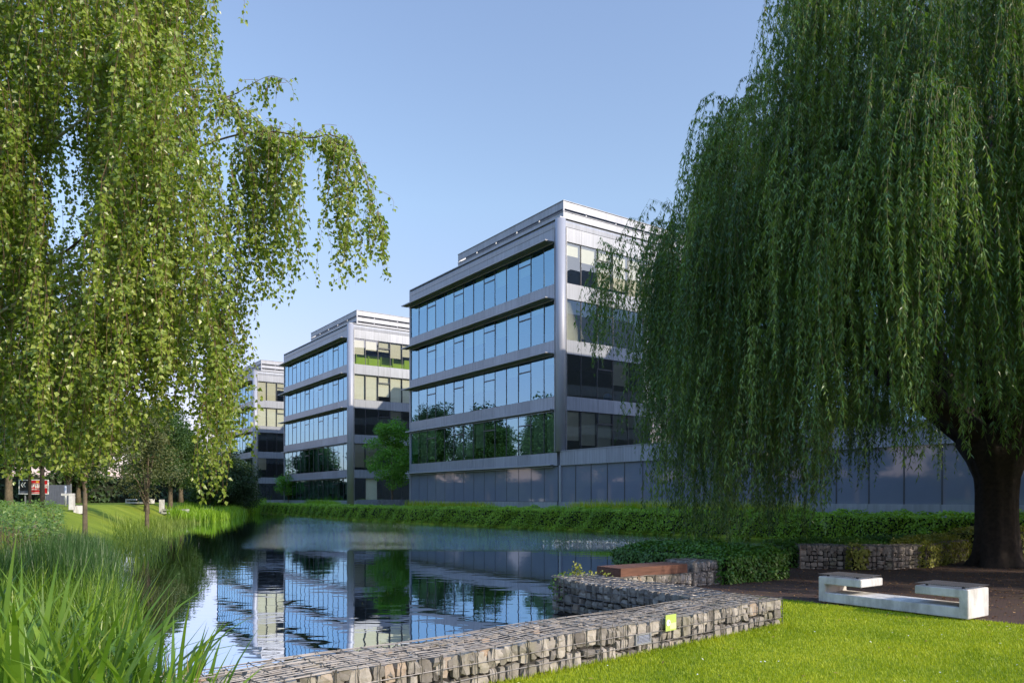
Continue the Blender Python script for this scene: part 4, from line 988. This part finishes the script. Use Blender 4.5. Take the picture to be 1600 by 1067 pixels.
ivy_mound(ib, 2.0, 3.2, .66, 15000, .065, 'ivy_leaf', 303, 0)
iv2 = empty('ivy_block', (3.75, 16.0, 0), TH); tag(iv2, 'low spread of ivy reaching left over the water behind the deck seat', 'ivy')
ivy_mound(iv2, 1.3, 1.7, .42, 6000, .065, 'ivy_leaf', 304, 0)
for k, (x, y, rz, X_, Y_, H_, n, lab, mt) in enumerate((
        (8.0, 17.8, 0, .34, .5, .60, 1100, 'ivy curtain hanging over the back wall between its two left pieces', 'ivy_yellow'),
        (10.0, 18.25, .78, 3.4, .9, .66, 5200, 'sunlit yellowish ivy covering the back wall left of the willow trunk', 'ivy_yellow'),
        (12.6, 20.5, .54, 3.4, .9, .85, 4600, 'ivy covering the back wall right of the willow trunk', 'ivy_yellow'),
        (6.6, 18.35, 0, 2.6, 1.6, .62, 6500, 'dark ivy spreading behind the left end of the back wall', 'ivy_leaf'),
        (9.2, 19.2, .6, 4.6, 1.4, .58, 6500, 'dark ivy bank behind the middle of the back wall', 'ivy_leaf'))):
    r = empty('ivy_plant', (x, y, 0), rz); tag(r, lab, 'ivy', 'ivy on the back wall'); ivy_mound(r, X_, Y_, H_, n, .07, mt, 310+k)
# vine at the outer end of the return wall
rng = np.random.default_rng(320)
vn = empty('creeper', (.98, 12.95, .36)); tag(vn, 'yellow green creeper on the tip of the return wall, trailing down to the water', 'creeper')
S = []; L = []
n = 26; S = np.stack([rng.uniform(-.12, .12, n), rng.uniform(-.12, .25, n), rng.uniform(-.05, .02, n)], 1); L = rng.uniform(.2, .62, n)
S[:, :2] += np.array([-.12, -.02]); P = strands(rng, S, L, 6, .25); V, F = tubes(P, np.full(P.shape[:2], .0022), 3); npmesh('stems', V, F, M['twig'], vn)
p, t, idx = along(P, np.full(n, 14), rng); p = p+rng.normal(0, .03, p.shape)
V, F = leafmesh(p, unit(rsphere(rng, len(p))+np.array([0, 0, -.6])), unit(rsphere(rng, len(p))+np.array([-.2, -.8, .4])), rng.uniform(.03, .055, len(p)), .04, .45); npmesh('foliage', V, F, M['ivy_leaf'], vn)
q = np.stack([rng.uniform(-.15, .75, 150), rng.uniform(-.1, .35, 150), rng.uniform(0, .06, 150)], 1); m = rng.random(150) < .4; q[m, 0] = rng.normal(.12, .05, m.sum()); q[m, 1] = rng.normal(0.02, .04, m.sum()); q[m, 2] = rng.uniform(.02, .24, m.sum())
q = q[~((q[:, 0] > .3) & (rng.random(len(q)) < .4))]
V, F = leafmesh(q, unit(rsphere(rng, len(q))+np.array([0, 0, .5])), unit(rsphere(rng, len(q))+np.array([.3, -.5, .7])), rng.uniform(.03, .055, len(q)), .045, .45); npmesh('top_leaves', V, F, M['ivy_yellow'], vn)

# ---------------------------------------------------------------- grasses and reeds
def scatter(rng, poly, n):
    a = np.array(poly); lo, hi = a.min(0), a.max(0); p = rng.uniform(lo, hi, (int(n*2.5)+50, 2)); p = p[inpoly(p[:, 0], p[:, 1], poly)][:n]; return p
def reeds(name, poly, n, h, wd, mat, label, seed, lean=.22, bend=.6, nseg=3, zoff=0, kind='stuff', group=None, water=False, tufts=0, edge=.05):
    rng = np.random.default_rng(seed); p = scatter(rng, poly, n); n = len(p); p = p+rng.normal(0, edge, (n, 2))
    if tufts:
        c = scatter(rng, poly, tufts); p = c[rng.integers(0, len(c), n)]+rng.normal(0, .07, (n, 2))
    z = np.maximum(ground_z(p[:, 0], p[:, 1]), WZ-.25)+zoff
    P = np.column_stack([p, z]); H = rng.uniform(h[0], h[1], n)*(1+.18*np.sin(p[:, 0]*1.7+p[:, 1]*1.1)); W = rng.uniform(wd[0], wd[1], n)
    az = rng.uniform(0, 2*np.pi, n); V, F = bladesmesh(P, H, W, np.abs(rng.normal(lean, lean*.6, n)), az, np.abs(rng.normal(bend, bend*.7, n)), nseg, az+np.pi/2+rng.normal(0, .6, n))
    return tag(npmesh(name, V, F, M[mat]), label, kind=kind)
# lime reeds along the left shore, mid distance
reeds('lime_reeds', [(-25.5, 61), (-27.5, 60), (-21.5, 42), (-15, 29), (-12.6, 20.5), (-10.6, 19.6), (-12.6, 26.5), (-15.9, 35), (-20.8, 46)], 9500, (.45, .95), (.016, .030), 'reed_lime', 'yellow green reeds along the left shore', 401, .3, .5, edge=.45)
reeds('shore_reeds', [(-34.5, 105), (-40, 104), (-38, 90), (-32, 74), (-27.5, 61), (-24, 60), (-27, 72), (-32, 91)], 20000, (.9, 1.4), (.04, .08), 'hedge_leaf', 'mid green reeds on the farthest shore', 402, .2, .4, edge=.4)
reeds('dark_rushes', [(-11.6, 20.3), (-10.6, 19.8), (-7.0, 13.4), (-5.4, 10.2), (-7.2, 9.4), (-8.6, 12.4)], 11000, (.8, 1.25), (.010, .018), 'reed_dark', 'dense dark green rushes in the left foreground', 403, .13, .35)
reeds('shore_rushes', [(-5.2, 10.3), (-4.0, 8.0), (-3.7, 6.6), (-8, 6.0), (-10, 10), (-7.5, 11)], 8000, (.6, 1.15), (.010, .020), 'reed_leaf', 'mid green rushes between the dark rushes and the iris', 404, .2, .6)
reeds('bank_grass', [(-3.9, 8.2), (-2.35, 6.3), (-3.2, 5.3), (-6, 4.5), (-7, 8)], 9000, (.3, .75), (.006, .012), 'reed_dark', 'fine grass and sedge at the foot of the iris', 406, .35, 1.1)
# broad iris leaves, near
rng = np.random.default_rng(405)
def iris(n, x0, x1, d0, d1, h0, h1, w0, w1, name, label, mat, bend=.55, lean=.16):
    cx = rng.uniform(x0, x1, n//5+1); cd = rng.uniform(d0, d1, n//5+1); k = np.arange(n)//5
    px = cx[k]+rng.normal(0, 12, n); d = cd[k]+rng.normal(0, .06, n); P = np.column_stack([(px-800)/1180*d, d, np.full(n, WZ-.1)+.05])
    H = rng.uniform(h0, h1, n)*np.interp(px, [0, 230, 320, 420], [1.15, 1, .66, .42]); az = rng.uniform(0, 6.28, n)
    V, F = bladesmesh(P, H, rng.uniform(w0, w1, n), np.abs(rng.normal(lean, lean*.8, n)), az, np.abs(rng.normal(bend, bend*.9, n)), 6, az+np.pi/2+rng.normal(0, .5, n))
    return tag(npmesh(name, V, F, M[mat]), label, kind='stuff')
iris(300, -120, 315, 3.9, 5.8, 1.05, 1.62, .034, .062, 'iris_leaves', 'broad bright green iris leaves in the lower left corner', 'reed_leaf', .7)
iris(150, -100, 280, 4.6, 7.2, .9, 1.3, .012, .022, 'sedge_leaves', 'arching sedge leaves behind the iris', 'reed_leaf', .9, .25)
iris(95, 260, 385, 5.2, 6.4, .7, 1.15, .008, .018, 'sedge_tips', 'thin sedge leaves leaning over the water by the wall', 'reed_leaf', .6, .35)
M['straw'] = leaf_mat('straw', [(.22, .15, .06), (.38, .27, .11), (.50, .38, .17)], .15, .6, .3, (1, .9, .6), .2, 2)
iris(70, -60, 370, 4.2, 6.4, .8, 1.35, .004, .011, 'dry_stems', 'straw coloured dry stems among the iris', 'straw', .9, .3)
# leafy bank shrub at the left
sb = empty('bank_shrub', (-12.2, 15.5, 0)); tag(sb, 'low bright green leafy shrub mass on the left bank', 'shrub')
rng = np.random.default_rng(410); n = 22000
p = scatter(rng, [(-16, 12), (-8.2, 12.6), (-9.2, 15.2), (-11.4, 19.3), (-14, 23.5), (-22, 26)], n); hh = 1.4+.16*np.sin(p[:, 0]*1.9)*np.sin(p[:, 1]*1.6)+.08*np.sin(p[:, 0]*5+p[:, 1]*4)
gz = ground_z(p[:, 0], p[:, 1]); top_ = np.minimum(gz+hh, 1.56+.08*np.sin(p[:, 0]*3)); P = np.column_stack([p, top_-np.abs(rng.normal(0, .22, len(p)))])-np.array([-12.2, 15.5, 0]); 
V, F = surf_leaves(rng, P, unit(np.array([.2, -.35, 1])+rng.normal(0, .35, P.shape)), .075, .6, .2); npmesh('foliage', V, F, M['shrub_leaf'], sb)
S = P[::25].copy(); S[:, 2] -= .05; L = np.full(len(S), .9); Q = strands(rng, S, L, 4, .1); V, F = tubes(Q, np.full(Q.shape[:2], .006), 3); npmesh('stems', V, F, M['bark'], sb)
# tall grass between hedge and blocks
def strip(a, b, wd):
    a = np.array(a); b = np.array(b); d = (b-a)/np.linalg.norm(b-a); n = np.array([-d[1], d[0]])*wd/2; return [tuple(a-n), tuple(b-n), tuple(b+n), tuple(a+n)]
for k, (y0, y1, nn, h0, lab) in enumerate(((7, 20.5, 5200, .95, 'soft ornamental grass before the left half of the podium'), (-13, -3, 4200, 1.05, 'soft ornamental grass before the podium near the willow'), (-20.5, -13.2, 2600, .95, 'ornamental grass before the podium behind the willow'), (25.5, 31, 2600, .9, 'ornamental grass in the gap before the planter'), (38, 47, 3600, .8, 'ornamental grass before the middle block'))):
    a = site(-1.35, y0); b = site(-1.35, y1); reeds('ornamental_grass', strip(a[:2], b[:2], 1.3), nn, (h0*.6, h0), (.012, .024), 'grass_blade' if k < 3 else 'hedge_leaf', lab, 420+k, .25, .9)
# lawn blades in front
rng = np.random.default_rng(430)
poly = [(-1.6, 4.0), (3.64, 10.05), (3.66, 10.2), (3.66, 11.9), (4.45, 12.75), (6.95, 10.1), (9.3, 7.3), (6, 4.0)]
LINE = lambda p: (p-K)@np.array([-n1[0], -n1[1]])
p = rng.uniform((-2.2, 4.2), (7.6, 12.9), (520000, 2))
keep = (rng.random(len(p)) < np.clip(7.0/p[:, 1], .3, 1)**1.3)
keep &= (p[:, 0]/p[:, 1] < .72) & ((LINE(p) > .012) | ((p[:, 0] > K[0]+.06) & (p[:, 1] > K[1]-.3)))
e0 = np.array([6.9, 10.05]); ed = np.array([4.45, 12.72])-e0; ed = ed/np.linalg.norm(ed); en = np.array([ed[1], -ed[0]])
keep &= ((p-e0)@(-en) > .02+.03*np.sin(p[:, 1]*9))
p = p[keep]; n = len(p); print('LAWN', n)
dist = p[:, 1]; sc_ = np.clip(dist/7, .85, 1.6)
az = rng.uniform(0, 6.28, n); pn = .5+.5*np.sin(p[:, 0]*1.3+1)*np.sin(p[:, 1]*1.7)
V, F = bladesmesh(np.column_stack([p, np.full(n, -.004)]), rng.uniform(.018, .042, n)*(1+.3*pn), rng.uniform(.0035, .006, n)*sc_, np.abs(rng.normal(.35, .25, n)), az, np.abs(rng.normal(.5, .4, n)), 2, az+1.57+rng.normal(0, .5, n))
tag(npmesh('lawn_grass', V, F, M['grass_blade']), 'short sunlit lawn grass in the right foreground', kind='stuff')
# longer tufts along the wall foot and the bench
m = 3400; s = rng.uniform(2.5, L1, m); q = s1+d1*s[:, None]-n1*np.abs(rng.normal(.02, .03, m))[:, None]
az = rng.uniform(0, 6.28, m); V, F = bladesmesh(np.column_stack([q, np.full(m, -.005)]), rng.uniform(.03, .085, m), rng.uniform(.004, .006, m), np.abs(rng.normal(.3, .25, m)), az, np.abs(rng.normal(.6, .4, m)), 3, az+1.57)
tag(npmesh('edge_grass', V, F, M['grass_blade']), 'longer grass blades at the foot of the near gabion wall', kind='stuff')
# fallen petals on the lawn, leaf litter on the paving
q = np.column_stack([rng.uniform(-.5, 6.5, 110), rng.uniform(5, 11, 110), np.full(110, .045)]); q = q[LINE(q[:, :2]) > .15]
V, F = leafmesh(q, rsphere(rng, len(q))*np.array([1, 1, .2]), np.array([[0, 0, 1.]]).repeat(len(q), 0)+rng.normal(0, .2, (len(q), 3)), rng.uniform(.015, .035, len(q)), .02, .5)
tag(npmesh('fallen_petals', V, F, M['petal']), 'scattered white petals on the lawn', kind='stuff')
q2 = np.column_stack([rng.uniform(-.5, 7.5, 150), rng.uniform(5, 12.5, 150), np.full(150, .04)]); q2 = q2[LINE(q2[:, :2]) > .12]
V, F = leafmesh(q2, rsphere(rng, len(q2))*np.array([1, 1, .2]), rsphere(rng, len(q2))*.3+np.array([0, 0, 1.]), rng.uniform(.03, .06, len(q2)), .02, .5)
tag(npmesh('fallen_leaves', V, F, M['dry_leaf']), 'brown leaves scattered over the sunlit lawn', kind='stuff')
q = scatter(rng, PAVE, 12000); q = np.column_stack([q, np.full(len(q), .02)]); V, F = leafmesh(q, rsphere(rng, len(q))*np.array([1, 1, .12]), np.array([[0, 0, 1.]])+rng.normal(0, .3, (len(q), 3)), rng.uniform(.02, .06, len(q)), rng.uniform(.012, .03, len(q)), .5, .3)
tag(npmesh('leaf_litter', V, F, M['dry_leaf']), 'brown fallen leaves on the shaded paving', kind='stuff')
boxhedge('boundary_hedge', [(-42, 128), (-52, 104), (-62, 84), (-66, 62), (-60, 40), (-52, 26), (-48, 8), (-46, -14)], 2.6, .9, 4.4, 'tall dark boundary hedge behind all the trees on the left', 'tree_leaf_dark', 9, .5, 330, lump=.3)
q = np.column_stack([rng.uniform(-3, 3, 90), rng.uniform(7.5, 22, 90), np.full(90, WZ+.012)]); V, F = leafmesh(q, rsphere(rng, 90)*np.array([1, 1, .05]), np.array([[0, 0, 1.]])+rng.normal(0, .05, (90, 3)), rng.uniform(.02, .05, 90), rng.uniform(.01, .025, 90), .5, .1)
tag(npmesh('floating_leaves', V, F, M['ivy_yellow']), 'tiny pale leaves floating on the near water', kind='stuff')
# white flecks painted in for the bright glints on the pond
q = np.column_stack([rng.normal(3.9, 1.1, 520), rng.normal(33, 1.3, 520), np.full(520, WZ+.02)]); V, F = leafmesh(q, rsphere(rng, len(q))*np.array([1, 1, .1]), np.array([[0, 0, 1.]])+rng.normal(0, .1, (len(q), 3)), rng.uniform(.02, .09, len(q)), rng.uniform(.02, .06, len(q)), .5, .5)
tag(npmesh('water_glints', V, F, M['petal']), 'small white flecks painted as bright glints on the pond surface', kind='stuff')
